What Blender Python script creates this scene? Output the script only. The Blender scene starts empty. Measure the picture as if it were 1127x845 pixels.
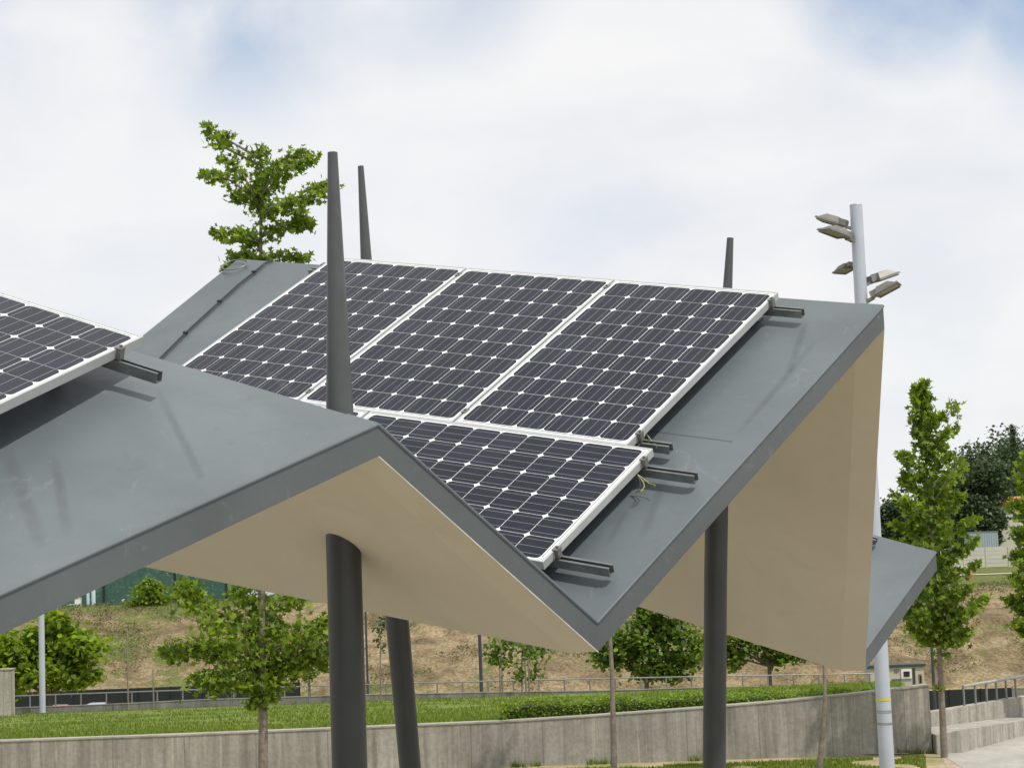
import bpy, bmesh, math, random
import numpy as np
from mathutils import Vector, Matrix

D = bpy.data
scene = bpy.context.scene
COL = scene.collection
PI = math.pi

# ---------------------------------------------------------------- camera frame
F = 2164.25
W = np.array([[0.999312, -0.03709, 0.0], [0.003835, 0.103338, 0.994639], [-0.036891, -0.993954, 0.103409]])
C0 = np.array([0.0, 0.0, 3.0])

def ray(px, py):
    return W @ np.array([(px-563.5)/F, (py-422.5)/F, 1.0])
def at(px, py, y):
    d = ray(px, py); return C0 + d*y/d[1]
def at_z(px, py, z):
    d = ray(px, py); return C0 + d*(z-3.0)/d[2]
def on_plane(px, py, p, n):
    d = ray(px, py); return C0 + d*((p-C0) @ n)/(d @ n)

# ---------------------------------------------------------------- materials
def new_mat(name):
    m = D.materials.new(name); m.use_nodes = True
    nt = m.node_tree
    return m, nt, nt.nodes['Principled BSDF']

def noise(nt, scale, detail=4, vec=None, rough=0.55, dist=0.0):
    n = nt.nodes.new('ShaderNodeTexNoise'); n.inputs['Scale'].default_value = scale
    n.inputs['Detail'].default_value = detail; n.inputs['Roughness'].default_value = rough
    n.inputs['Distortion'].default_value = dist
    if vec is not None: nt.links.new(vec, n.inputs['Vector'])
    return n
def coords(nt, scale=(1, 1, 1), kind='Object'):
    tc = nt.nodes.new('ShaderNodeTexCoord'); mp = nt.nodes.new('ShaderNodeMapping')
    mp.inputs['Scale'].default_value = scale
    nt.links.new(tc.outputs[kind], mp.inputs['Vector']); return mp.outputs['Vector']
def ramp(nt, fac, stops):
    r = nt.nodes.new('ShaderNodeValToRGB'); e = r.color_ramp.elements
    while len(e) < len(stops): e.new(0.5)
    for i, (p, c) in enumerate(stops):
        e[i].position = p; e[i].color = (c[0], c[1], c[2], 1)
    nt.links.new(fac, r.inputs['Fac']); return r.outputs['Color']
def mix(nt, fac, a, b, mode='MIX'):
    m = nt.nodes.new('ShaderNodeMix'); m.data_type = 'RGBA'; m.blend_type = mode
    for val, key in ((fac, 0), (a, 6), (b, 7)):
        if isinstance(val, (int, float)): m.inputs[key].default_value = val
        elif isinstance(val, tuple): m.inputs[key].default_value = (*val, 1)
        else: nt.links.new(val, m.inputs[key])
    return m.outputs[2]
def bump(nt, b, h, strength, dist=0.01):
    bp = nt.nodes.new('ShaderNodeBump'); bp.inputs['Strength'].default_value = strength
    bp.inputs['Distance'].default_value = dist
    nt.links.new(h, bp.inputs['Height']); nt.links.new(bp.outputs['Normal'], b.inputs['Normal'])

def simple(name, col, rough=0.6, metal=0.0, var=0.12, scale=6.0, spec=0.5):
    m, nt, b = new_mat(name)
    v = coords(nt)
    n = noise(nt, scale, 5, v)
    lo = tuple(c*(1-var) for c in col); hi = tuple(min(1, c*(1+var)) for c in col)
    nt.links.new(ramp(nt, n.outputs['Fac'], [(0.3, lo), (0.7, hi)]), b.inputs['Base Color'])
    b.inputs['Roughness'].default_value = rough; b.inputs['Metallic'].default_value = metal
    b.inputs['Specular IOR Level'].default_value = spec
    return m

def roof_paint(name='roof_paint', base=(0.112, 0.133, 0.146), rough=0.42):
    m, nt, b = new_mat(name)
    v = coords(nt)
    n1 = noise(nt, 1.4, 6, v, 0.6, 0.4); n2 = noise(nt, 9, 6, v, 0.65, 0.8); n3 = noise(nt, 60, 3, v)
    c = ramp(nt, n1.outputs['Fac'], [(0.3, tuple(x*0.86 for x in base)), (0.72, tuple(x*1.12 for x in base))])
    # chalky scuffs
    sc = coords(nt, (3.2, 1.1, 2.0)); ns = noise(nt, 2.6, 8, sc, 0.7, 1.6)
    scm = ramp(nt, ns.outputs['Fac'], [(0.60, (0, 0, 0)), (0.72, (0.42, 0.42, 0.42))])
    c = mix(nt, scm, c, (0.22, 0.24, 0.24))
    # faint large-scale fading of the paint
    nl = noise(nt, 0.45, 3, v, 0.5, 0.6); lm = ramp(nt, nl.outputs['Fac'], [(0.35, (0.86, 0.87, 0.88)), (0.65, (1.12, 1.12, 1.11))])
    c = mix(nt, 1.0, c, lm, 'MULTIPLY')
    # dull dirt blooms
    dm = ramp(nt, n2.outputs['Fac'], [(0.58, (0, 0, 0)), (0.75, (0.35, 0.35, 0.35))])
    c = mix(nt, dm, c, (0.085, 0.093, 0.092))
    # rare bird-lime flecks
    nf = noise(nt, 23, 2, v, 0.5); fm = ramp(nt, nf.outputs['Fac'], [(0.775, (0, 0, 0)), (0.79, (0.3, 0.3, 0.3))])
    c = mix(nt, fm, c, (0.36, 0.36, 0.34))
    nt.links.new(c, b.inputs['Base Color'])
    rr = nt.nodes.new('ShaderNodeMapRange'); nt.links.new(n2.outputs['Fac'], rr.inputs['Value'])
    rr.inputs['To Min'].default_value = rough-0.1; rr.inputs['To Max'].default_value = rough+0.16
    nt.links.new(rr.outputs['Result'], b.inputs['Roughness'])
    bump(nt, b, n1.outputs['Fac'], 0.25, 0.02)
    return m

def concrete(name, base, streak=True, scale=1.0):
    m, nt, b = new_mat(name)
    v = coords(nt)
    n1 = noise(nt, 1.1*scale, 8, v, 0.65, 0.3); n2 = noise(nt, 14*scale, 5, v, 0.6)
    c = ramp(nt, n1.outputs['Fac'], [(0.3, tuple(x*0.74 for x in base)), (0.7, tuple(x*1.12 for x in base))])
    if streak:
        sv = coords(nt, (3.4*scale, 3.4*scale, 0.16)); s = noise(nt, 1.5, 6, sv, 0.7, 0.15)
        sm = ramp(nt, s.outputs['Fac'], [(0.42, (0, 0, 0)), (0.64, (0.85, 0.85, 0.85))])
        c = mix(nt, sm, c, (base[0]*0.5, base[1]*0.49, base[2]*0.46))
        sv2 = coords(nt, (9*scale, 9*scale, 0.3)); s2 = noise(nt, 1.3, 5, sv2, 0.6, 0.1)
        sm2 = ramp(nt, s2.outputs['Fac'], [(0.6, (0, 0, 0)), (0.72, (0.5, 0.5, 0.5))])
        c = mix(nt, sm2, c, (base[0]*1.5, base[1]*1.45, base[2]*1.3))
    if streak:
        sx = nt.nodes.new('ShaderNodeSeparateXYZ'); nt.links.new(v, sx.inputs[0])
        f1 = nt.nodes.new('ShaderNodeMath'); f1.operation = 'MULTIPLY'; nt.links.new(sx.outputs['X'], f1.inputs[0]); f1.inputs[1].default_value = 1/1.22
        f2 = nt.nodes.new('ShaderNodeMath'); f2.operation = 'FRACT'; nt.links.new(f1.outputs[0], f2.inputs[0])
        f3 = nt.nodes.new('ShaderNodeMath'); f3.operation = 'LESS_THAN'; nt.links.new(f2.outputs[0], f3.inputs[0]); f3.inputs[1].default_value = 0.014
        f4 = nt.nodes.new('ShaderNodeMath'); f4.operation = 'MULTIPLY'; nt.links.new(f3.outputs[0], f4.inputs[0]); f4.inputs[1].default_value = 0.5
        c = mix(nt, f4.outputs[0], c, (base[0]*0.35, base[1]*0.34, base[2]*0.32))
    n4 = ramp(nt, n2.outputs['Fac'], [(0.35, (0.84, 0.84, 0.84)), (0.65, (1.08, 1.08, 1.08))])
    c = mix(nt, 1.0, c, n4, 'MULTIPLY')
    nt.links.new(c, b.inputs['Base Color']); b.inputs['Roughness'].default_value = 0.9
    bump(nt, b, n2.outputs['Fac'], 0.3, 0.01)
    return m

def leaf_mat(name, dark, light, trans=0.35, tint=None):
    m, nt, b = new_mat(name)
    g = nt.nodes.new('ShaderNodeNewGeometry')
    c = ramp(nt, g.outputs['Random Per Island'], [(0.0, dark), (0.55, tuple((a+c_)/2 for a, c_ in zip(dark, light))), (1.0, light)])
    nt.links.new(c, b.inputs['Base Color'])
    b.inputs['Roughness'].default_value = 0.5
    b.inputs['Specular IOR Level'].default_value = 0.35
    tr = nt.nodes.new('ShaderNodeBsdfTranslucent')
    c2 = mix(nt, 1.0, c, tint or (1.5, 1.45, 0.5), 'MULTIPLY'); nt.links.new(c2, tr.inputs['Color'])
    ms = nt.nodes.new('ShaderNodeMixShader'); ms.inputs[0].default_value = trans
    nt.links.new(b.outputs[0], ms.inputs[1]); nt.links.new(tr.outputs[0], ms.inputs[2])
    out = [n for n in nt.nodes if n.type == 'OUTPUT_MATERIAL'][0]
    nt.links.new(ms.outputs[0], out.inputs['Surface'])
    return m

M = {}
M['roof'] = roof_paint()
M['fascia'] = roof_paint('fascia_paint', (0.080, 0.093, 0.098), 0.5)
M['post'] = simple('post_paint', (0.030, 0.033, 0.032), 0.42, 0.0, 0.14, 5)
M['mast'] = simple('mast_paint', (0.066, 0.074, 0.074), 0.42, 0.0, 0.14, 7)
M['soffit'] = None
def soffit_mat():
    m, nt, b = new_mat('soffit_render')
    v = coords(nt)
    n1 = noise(nt, 0.9, 5, v, 0.6, 0.3); n2 = noise(nt, 45, 3, v)
    c = ramp(nt, n1.outputs['Fac'], [(0.3, (0.49, 0.43, 0.305)), (0.7, (0.555, 0.495, 0.36))])
    ns = noise(nt, 2.2, 7, v, 0.7, 1.4); sm = ramp(nt, ns.outputs['Fac'], [(0.56, (0, 0, 0)), (0.74, (0.26, 0.26, 0.26))])
    c = mix(nt, sm, c, (0.36, 0.30, 0.22))
    nt.links.new(c, b.inputs['Base Color']); b.inputs['Roughness'].default_value = 0.85
    bump(nt, b, n2.outputs['Fac'], 0.12, 0.004)
    return m
M['soffit'] = soffit_mat()
M['white_edge'] = simple('pale_edge_seal', (0.62, 0.6, 0.52), 0.7, 0, 0.2)
M['alu'] = simple('anodised_aluminium', (0.50, 0.52, 0.52), 0.45, 0.3, 0.06, 8)
M['galv'] = simple('galvanised_steel', (0.22, 0.235, 0.235), 0.42, 0.6, 0.25, 14)
M['bracket'] = simple('bracket_metal', (0.24, 0.235, 0.225), 0.45, 0.6, 0.2, 20)
M['backsheet'] = simple('white_backsheet', (0.78, 0.79, 0.80), 0.25, 0, 0.03)
M['busbar'] = simple('busbar_silver', (0.30, 0.31, 0.34), 0.35, 0.3, 0.05)
def cell_mat():
    m, nt, b = new_mat('silicon_cell')
    g = nt.nodes.new('ShaderNodeNewGeometry')
    c = ramp(nt, g.outputs['Random Per Island'], [(0, (0.005, 0.007, 0.015)), (1, (0.012, 0.014, 0.026))])
    v = coords(nt); n = noise(nt, 3.5, 5, v, 0.65, 0.6)
    dm = ramp(nt, n.outputs['Fac'], [(0.5, (0, 0, 0)), (0.8, (0.08, 0.08, 0.08))])
    c = mix(nt, dm, c, (0.13, 0.13, 0.14))
    nt.links.new(c, b.inputs['Base Color'])
    b.inputs['Roughness'].default_value = 0.22; b.inputs['Specular IOR Level'].default_value = 0.15
    b.inputs['Coat Weight'].default_value = 0.12; b.inputs['Coat Roughness'].default_value = 0.12
    return m
M['cell'] = cell_mat()
M['cable'] = simple('black_cable', (0.02, 0.02, 0.02), 0.6)
M['earth_wire'] = simple('yellow_green_wire', (0.36, 0.38, 0.10), 0.5)
M['conduit'] = simple('grey_conduit', (0.035, 0.038, 0.04), 0.5, 0, 0.2)
M['pole_white'] = simple('pale_pole_paint', (0.42, 0.46, 0.53), 0.35, 0, 0.05, 3)
M['lamp_grey'] = simple('floodlight_casting', (0.20, 0.195, 0.18), 0.5, 0.3, 0.15, 12)
M['lamp_glass'] = simple('floodlight_glass', (0.09, 0.085, 0.07), 0.15, 0, 0.3, 12)
M['yellow'] = simple('yellow_band', (0.6, 0.5, 0.05), 0.5)
M['concrete'] = concrete('stained_concrete', (0.36, 0.345, 0.31))
M['concrete_pale'] = concrete('pale_concrete', (0.43, 0.41, 0.365))
M['concrete_cap'] = concrete('concrete_cap', (0.36, 0.34, 0.30), False)
M['concrete_far'] = concrete('far_concrete', (0.24, 0.23, 0.215), True, 0.5)
M['paving'] = concrete('paving_concrete', (0.40, 0.385, 0.35), False, 0.7)
M['rail_steel'] = simple('railing_steel', (0.24, 0.25, 0.26), 0.4, 0.5)
M['rail_pale'] = simple('pale_galvanised_rail', (0.42, 0.43, 0.43), 0.4, 0.4)
M['blue_post'] = simple('blue_post_paint', (0.03, 0.038, 0.075), 0.45)
M['dark_mesh'] = simple('dark_green_screen', (0.010, 0.016, 0.014), 0.8, 0, 0.35, 1.5)
M['bark'] = simple('grey_bark', (0.19, 0.165, 0.135), 0.9, 0, 0.35, 14)
M['bark_dark'] = simple('dark_bark', (0.10, 0.085, 0.07), 0.9, 0, 0.3, 6)
M['leaf_star'] = leaf_mat('star_leaf', (0.06, 0.115, 0.014), (0.27, 0.38, 0.05), 0.5)
M['leaf_bright'] = leaf_mat('bright_leaf', (0.07, 0.13, 0.012), (0.27, 0.38, 0.03), 0.45)
M['leaf_mid'] = leaf_mat('mid_leaf', (0.05, 0.10, 0.018), (0.17, 0.27, 0.04), 0.42)
M['leaf_dark_hazed'] = leaf_mat('dark_leaf_hazed', (0.045, 0.075, 0.042), (0.11, 0.155, 0.075), 0.35, (1.1, 1.15, 0.7))  # lightened towards bluish green: distance haze put into the leaf colour
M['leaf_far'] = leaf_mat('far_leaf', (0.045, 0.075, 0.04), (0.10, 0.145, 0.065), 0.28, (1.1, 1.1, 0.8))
M['leaf_hedge'] = leaf_mat('hedge_leaf', (0.07, 0.13, 0.015), (0.26, 0.38, 0.04), 0.4)
M['scrub'] = leaf_mat('scrub_leaf', (0.05, 0.065, 0.02), (0.15, 0.17, 0.05), 0.25)
M['grass_blade'] = leaf_mat('grass_blade', (0.08, 0.13, 0.015), (0.21, 0.28, 0.04), 0.3)

def ground_mat(name, sets, scale):
    """sets: list of colours blended by noise"""
    m, nt, b = new_mat(name)
    v = coords(nt, (scale, scale, scale))
    n1 = noise(nt, 0.25, 8, v, 0.65, 0.4); n2 = noise(nt, 4.0, 6, v, 0.65)
    c = ramp(nt, n1.outputs['Fac'], [(0.34+0.32*i/(len(sets)-1), s) for i, s in enumerate(sets)])
    k = ramp(nt, n2.outputs['Fac'], [(0.3, (0.72, 0.72, 0.72)), (0.7, (1.2, 1.2, 1.2))])
    c = mix(nt, 1.0, c, k, 'MULTIPLY')
    nt.links.new(c, b.inputs['Base Color']); b.inputs['Roughness'].default_value = 0.95
    b.inputs['Specular IOR Level'].default_value = 0.15
    bump(nt, b, n2.outputs['Fac'], 0.5, 0.05)
    return m
M['lawn'] = ground_mat('lawn_grass', [(0.09, 0.14, 0.028), (0.13, 0.185, 0.035), (0.22, 0.225, 0.07)], 1.0)
M['dry'] = ground_mat('dry_grass_ground', [(0.15, 0.19, 0.06), (0.24, 0.24, 0.10), (0.38, 0.31, 0.19), (0.42, 0.35, 0.24)], 2.2)
M['asphalt'] = ground_mat('asphalt', [(0.045, 0.045, 0.045), (0.06, 0.06, 0.06)], 1.0)

def bank_mat():
    m, nt, b = new_mat('embankment_soil')
    v = coords(nt, (1, 1, 1))
    n1 = noise(nt, 0.09, 8, v, 0.7, 0.5); n2 = noise(nt, 0.7, 8, v, 0.75, 0.3); n3 = noise(nt, 3.2, 5, v, 0.7)
    soil = ramp(nt, n2.outputs['Fac'], [(0.32, (0.12, 0.095, 0.055)), (0.44, (0.29, 0.225, 0.14)), (0.56, (0.39, 0.305, 0.20)), (0.68, (0.55, 0.45, 0.32))])
    dry = ramp(nt, n3.outputs['Fac'], [(0.38, (0.16, 0.125, 0.07)), (0.50, (0.34, 0.275, 0.165)), (0.62, (0.52, 0.44, 0.30))])
    soil = mix(nt, 0.55, soil, dry)
    n5 = noise(nt, 0.22, 4, v, 0.6, 0.8); pk = ramp(nt, n5.outputs['Fac'], [(0.38, (0.62, 0.60, 0.56)), (0.6, (1.12, 1.1, 1.05))])
    soil = mix(nt, 1.0, soil, pk, 'MULTIPLY')
    green = ramp(nt, n3.outputs['Fac'], [(0.3, (0.10, 0.14, 0.035)), (0.7, (0.20, 0.25, 0.07))])
    # plant cover grows with height on the slope and towards x < 0
    tc = nt.nodes.new('ShaderNodeTexCoord'); sx = nt.nodes.new('ShaderNodeSeparateXYZ'); nt.links.new(tc.outputs['Object'], sx.inputs[0])
    mr = nt.nodes.new('ShaderNodeMapRange'); nt.links.new(sx.outputs['X'], mr.inputs['Value'])
    mr.inputs['From Min'].default_value = -45; mr.inputs['From Max'].default_value = -8
    mr.inputs['To Min'].default_value = 0.10; mr.inputs['To Max'].default_value = -0.03
    mz = nt.nodes.new('ShaderNodeMapRange'); nt.links.new(sx.outputs['Y'], mz.inputs['Value'])
    mz.inputs['From Min'].default_value = 211; mz.inputs['From Max'].default_value = 220
    mz.inputs['To Min'].default_value = 0.0; mz.inputs['To Max'].default_value = 0.75
    a1 = nt.nodes.new('ShaderNodeMath'); a1.operation = 'ADD'; nt.links.new(mr.outputs[0], a1.inputs[0]); nt.links.new(mz.outputs[0], a1.inputs[1])
    mn = nt.nodes.new('ShaderNodeMath'); mn.operation = 'MULTIPLY_ADD'; nt.links.new(n2.outputs['Fac'], mn.inputs[0]); mn.inputs[1].default_value = 0.75
    nt.links.new(n1.outputs['Fac'], mn.inputs[2])
    a2 = nt.nodes.new('ShaderNodeMath'); a2.operation = 'ADD'; nt.links.new(a1.outputs[0], a2.inputs[0]); nt.links.new(mn.outputs[0], a2.inputs[1])
    gm = ramp(nt, a2.outputs[0], [(0.92, (0, 0, 0)), (0.99, (0.8, 0.8, 0.8))])
    c = mix(nt, gm, soil, green)
    nt.links.new(c, b.inputs['Base Color']); b.inputs['Roughness'].default_value = 1.0
    b.inputs['Specular IOR Level'].default_value = 0.1
    bump(nt, b, n2.outputs['Fac'], 0.9, 1.0)
    return m
M['bank'] = bank_mat()

# ---------------------------------------------------------------- object helpers
def tag(o, label=None, cat=None, group=None, kind=None):
    if label: o['label'] = label
    if cat: o['category'] = cat
    if group: o['group'] = group
    if kind: o['kind'] = kind
    return o
def empty(name, loc, label, cat, group=None, rz=0.0):
    o = D.objects.new(name, None); COL.objects.link(o)
    o.empty_display_size = 0.2
    o.location = tuple(float(a) for a in loc); o.rotation_euler = (0, 0, rz)
    return tag(o, label, cat, group)
def mesh_obj(name, verts, faces, mat, parent=None, smooth=False, world=False):
    me = D.meshes.new(name)
    if parent is not None and world:      # verts given in world space under a translated parent
        p = np.array(parent.location); verts = [tuple(np.array(v)-p) for v in verts]
    me.from_pydata([tuple(float(c) for c in v) for v in verts], [], [tuple(int(i) for i in f) for f in faces])
    me.update()
    if smooth: me.polygons.foreach_set('use_smooth', [True]*len(me.polygons))
    if mat is not None: me.materials.append(mat)
    o = D.objects.new(name, me); COL.objects.link(o)
    if parent is not None: o.parent = parent
    return o
class MB:
    def __init__(s): s.v = []; s.f = []; s.sm = []
    def add(s, vs, fs, smooth=False):
        k = len(s.v); s.v += [tuple(float(c) for c in v) for v in vs]
        s.f += [tuple(i+k for i in f) for f in fs]; s.sm += [smooth]*len(fs)
    def box(s, c, size, axes=None):
        c = np.array(c, float); h = np.array(size, float)/2
        A = np.eye(3) if axes is None else np.array(axes, float)
        vs = [c + A.T @ (h*np.array(k)) for k in [(-1,-1,-1),(1,-1,-1),(1,1,-1),(-1,1,-1),(-1,-1,1),(1,-1,1),(1,1,1),(-1,1,1)]]
        s.add(vs, [(0,3,2,1),(4,5,6,7),(0,1,5,4),(1,2,6,5),(2,3,7,6),(3,0,4,7)])
    def tube(s, pts, rad, n=12, caps=True, smooth=True):
        pts = [np.array(p, float) for p in pts]
        if not hasattr(rad, '__len__'): rad = [rad]*len(pts)
        vs = []; ref = None
        for i, p in enumerate(pts):
            a = pts[max(i-1, 0)]; b = pts[min(i+1, len(pts)-1)]; d = b-a; d = d/(np.linalg.norm(d)+1e-9)
            if ref is None:
                ref = np.array([1., 0, 0]) if abs(d[0]) < 0.9 else np.array([0, 1., 0])
            u = ref - d*(ref @ d); u /= np.linalg.norm(u); w = np.cross(d, u); ref = u
            for k in range(n):
                t = 2*PI*k/n; vs.append(p + rad[i]*(math.cos(t)*u+math.sin(t)*w))
        fs = [(i*n+k, i*n+(k+1) % n, (i+1)*n+(k+1) % n, (i+1)*n+k) for i in range(len(pts)-1) for k in range(n)]
        s.add(vs, fs, smooth)
        if caps:
            s.add(vs[:n], [tuple(range(n))[::-1]]); s.add(vs[-n:], [tuple(range(n))])
    def build(s, name, mat, parent=None, world=False):
        o = mesh_obj(name, s.v, s.f, mat, parent, False, world)
        o.data.polygons.foreach_set('use_smooth', s.sm)
        return o
def copy_tree(o, parent=None):
    c = o.copy(); COL.objects.link(c)
    if parent is not None: c.parent = parent
    for ch in list(o.children): copy_tree(ch, c)
    return c
def bevel(o, w=0.004, seg=2):
    m = o.modifiers.new('bevel', 'BEVEL'); m.width = w; m.segments = seg; m.limit_method = 'ANGLE'; return o

# ---------------------------------------------------------------- camera
cam = D.cameras.new('camera'); co = D.objects.new('camera', cam); COL.objects.link(co)
cam.sensor_width = 36; cam.lens = F/1127*36; cam.clip_end = 5000; cam.clip_start = 0.1
R = Matrix(((W[0][0], -W[0][1], -W[0][2]), (W[1][0], -W[1][1], -W[1][2]), (W[2][0], -W[2][1], -W[2][2]))).to_4x4()
co.matrix_world = Matrix.Translation(tuple(C0)) @ R
scene.camera = co

# ---------------------------------------------------------------- light and sky
SUN = np.array([0.34, -0.34, 0.875]); SUN /= np.linalg.norm(SUN)
sl = D.lights.new('sun', 'SUN'); so = D.objects.new('sun', sl); COL.objects.link(so)
sl.energy = 3.3; sl.angle = math.radians(1.2); sl.color = (1, 0.94, 0.84)
so.rotation_euler = Vector(tuple(-SUN)).to_track_quat('-Z', 'Y').to_euler()
wd = D.worlds.new('World'); scene.world = wd; wd.use_nodes = True
nt = wd.node_tree; nt.nodes.clear()
out = nt.nodes.new('ShaderNodeOutputWorld')
sky = nt.nodes.new('ShaderNodeTexSky'); sky.sky_type = 'NISHITA'; sky.sun_disc = False
sky.sun_elevation = math.asin(SUN[2]); sky.sun_rotation = math.atan2(SUN[0], SUN[1])
bg1 = nt.nodes.new('ShaderNodeBackground'); bg1.inputs['Strength'].default_value = 0.15
nt.links.new(sky.outputs[0], bg1.inputs['Color'])
bg2 = nt.nodes.new('ShaderNodeBackground'); bg2.inputs['Strength'].default_value = 0.96
tc = nt.nodes.new('ShaderNodeTexCoord')
mp = nt.nodes.new('ShaderNodeMapping'); mp.inputs['Scale'].default_value = (1, 1, 2.2); mp.inputs['Location'].default_value = (0.3, 0.1, 0.52)
nt.links.new(tc.outputs['Generated'], mp.inputs['Vector'])
nA = noise(nt, 3.0, 7, mp.outputs[0], 0.5, 0.25)
nB = noise(nt, 7.5, 6, mp.outputs[0], 0.5, 0.2)
ccol = ramp(nt, nA.outputs['Fac'], [(0.33, (0.84, 0.87, 0.92)), (0.42, (0.91, 0.92, 0.945)), (0.50, (0.955, 0.955, 0.96))])
ccol = mix(nt, 0.2, ccol, ramp(nt, nB.outputs['Fac'], [(0.4, (0.68, 0.74, 0.84)), (0.56, (1, 1, 1))]))
nt.links.new(ccol, bg2.inputs['Color'])
# the cloud deck opens towards the upper sky
sp = nt.nodes.new('ShaderNodeSeparateXYZ'); nt.links.new(tc.outputs['Generated'], sp.inputs[0])
op = nt.nodes.new('ShaderNodeMapRange'); nt.links.new(sp.outputs['Z'], op.inputs['Value'])
op.inputs['From Min'].default_value = 0.235; op.inputs['From Max'].default_value = 0.36
op.inputs['To Min'].default_value = 0.0; op.inputs['To Max'].default_value = 0.30
mpo = nt.nodes.new('ShaderNodeMapping'); mpo.inputs['Scale'].default_value = (1.0, 1.0, 1.6); mpo.inputs['Location'].default_value = (1.9, 0.4, 0.0)
nt.links.new(tc.outputs['Generated'], mpo.inputs['Vector'])
nC = noise(nt, 3.1, 5, mpo.outputs[0], 0.5, 0.3)
ad = nt.nodes.new('ShaderNodeMath'); ad.operation = 'ADD'; nt.links.new(nC.outputs['Fac'], ad.inputs[0]); nt.links.new(op.outputs[0], ad.inputs[1])
def sky_patch(px, py, r0, r1, amount):
    d = ray(px, py); d = d/np.linalg.norm(d)
    nv = nt.nodes.new('ShaderNodeVectorMath'); nv.operation = 'NORMALIZE'; nt.links.new(tc.outputs['Generated'], nv.inputs[0])
    di = nt.nodes.new('ShaderNodeVectorMath'); di.operation = 'DISTANCE'; nt.links.new(nv.outputs[0], di.inputs[0]); di.inputs[1].default_value = tuple(d)
    mr = nt.nodes.new('ShaderNodeMapRange'); mr.interpolation_type = 'SMOOTHSTEP'; nt.links.new(di.outputs['Value'], mr.inputs['Value'])
    mr.inputs['From Min'].default_value = r0; mr.inputs['From Max'].default_value = r1
    mr.inputs['To Min'].default_value = amount; mr.inputs['To Max'].default_value = 0.0
    return mr.outputs['Result']
nD = noise(nt, 9.0, 6, tc.outputs['Generated'], 0.55, 0.4)
wis = nt.nodes.new('ShaderNodeMapRange'); nt.links.new(nD.outputs['Fac'], wis.inputs['Value'])
wis.inputs['From Min'].default_value = 0.36; wis.inputs['From Max'].default_value = 0.6; wis.inputs['To Min'].default_value = 0.25; wis.inputs['To Max'].default_value = 1.0
tot = None
for pa in ((1010, -60, 0.03, 0.085, 0.9), (1150, -30, 0.02, 0.08, 0.8), (1140, 60, 0.0, 0.06, 0.3), (265, -15, 0.0, 0.10, 0.75), (500, -40, 0.0, 0.07, 0.55), (20, -20, 0.0, 0.06, 0.4), (120, 60, 0.0, 0.09, 0.2), (430, -30, 0.0, 0.08, 0.3), (60, 270, 0.0, 0.12, 0.13), (330, 250, 0.0, 0.08, 0.08), (600, 215, 0.0, 0.07, 0.10), (1060, 370, 0.0, 0.08, 0.22), (930, 90, 0.0, 0.05, 0.15), (-300, -200, 0.05, 0.25, 0.8), (1500, -300, 0.05, 0.3, 0.9)):
    p_ = sky_patch(*pa)
    if tot is None: tot = p_
    else:
        q_ = nt.nodes.new('ShaderNodeMath'); q_.operation = 'MAXIMUM'; nt.links.new(tot, q_.inputs[0]); nt.links.new(p_, q_.inputs[1]); tot = q_.outputs[0]
mu = nt.nodes.new('ShaderNodeMath'); mu.operation = 'MULTIPLY'; nt.links.new(tot, mu.inputs[0]); nt.links.new(wis.outputs[0], mu.inputs[1])
inv = nt.nodes.new('ShaderNodeMath'); inv.operation = 'SUBTRACT'; inv.inputs[0].default_value = 1.0; nt.links.new(mu.outputs[0], inv.inputs[1]); inv.use_clamp = True
cm = inv.outputs[0]
ms = nt.nodes.new('ShaderNodeMixShader'); nt.links.new(cm, ms.inputs[0])
nt.links.new(bg1.outputs[0], ms.inputs[1]); nt.links.new(bg2.outputs[0], ms.inputs[2])
nt.links.new(ms.outputs[0], out.inputs['Surface'])
vs = scene.view_settings; vs.view_transform = 'Standard'; vs.look = 'None'; vs.gamma = 1; vs.use_curve_mapping = False; vs.exposure = 0.0

# ================================================================= TERRAIN
def lerp(a, b, t): return a+(b-a)*min(1, max(0, t))
rng = np.random.default_rng(5)
def hash_noise(x, y, s=1.0, seed=0):
    def h(i, j): return math.modf(abs(math.sin(i*127.1+j*311.7+seed*74.7)*43758.5453))[0]
    x, y = x/s, y/s; i, j = math.floor(x), math.floor(y); u, v = x-i, y-j
    u = u*u*(3-2*u); v = v*v*(3-2*v)
    return (h(i, j)*(1-u)+h(i+1, j)*u)*(1-v)+(h(i, j+1)*(1-u)+h(i+1, j+1)*u)*v-0.5
def valley(x): return lerp(-6.7, -7.7, (x+20)/60)
def terrain(x, y):
    v = valley(x)
    if y < 35: return 0.0
    if y < 150: return lerp(0, v, (y-37)/(150-37))
    if y < 184: return v
    crest = lerp(2.75, 1.5, (x+30)/70)
    top = 215
    if y < top:
        t = (y-184)/(top-184); t = 1-(1-t)**1.5*1.0 if t < 1 else 1
        k = math.sin(PI*min(1, (y-184)/(top-184)))
        return lerp(v, crest, t)+k*(hash_noise(x, y, 9)*1.6+hash_noise(x, y, 3.2, 2)*0.8+hash_noise(x, y, 1.3, 3)*0.35)
    far = lerp(2.75, 4.6, (x+30)/70)
    return lerp(crest, far, (y-top)/75.0) + hash_noise(x, y, 9)*0.5*max(0, 1-(y-top)/12)
ys = [-60, -20, 0, 15, 25, 35, 37, 45, 60, 80, 100, 125, 150, 184]+[184+0.8*i for i in range(1, 42)]+[220, 230, 245, 260, 290, 340, 420, 600, 1000, 2600]
xs = [-2600, -900, -400, -200, -140]+[-110+1.1*i for i in range(0, 200)]+[120, 160, 250, 500, 1000, 2600]
vs_ = [(x, y, terrain(x, y)) for y in ys for x in xs]; nx = len(xs)
fs_ = [(j*nx+i, j*nx+i+1, (j+1)*nx+i+1, (j+1)*nx+i) for j in range(len(ys)-1) for i in range(nx-1)]
split = ys.index(184)
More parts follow.
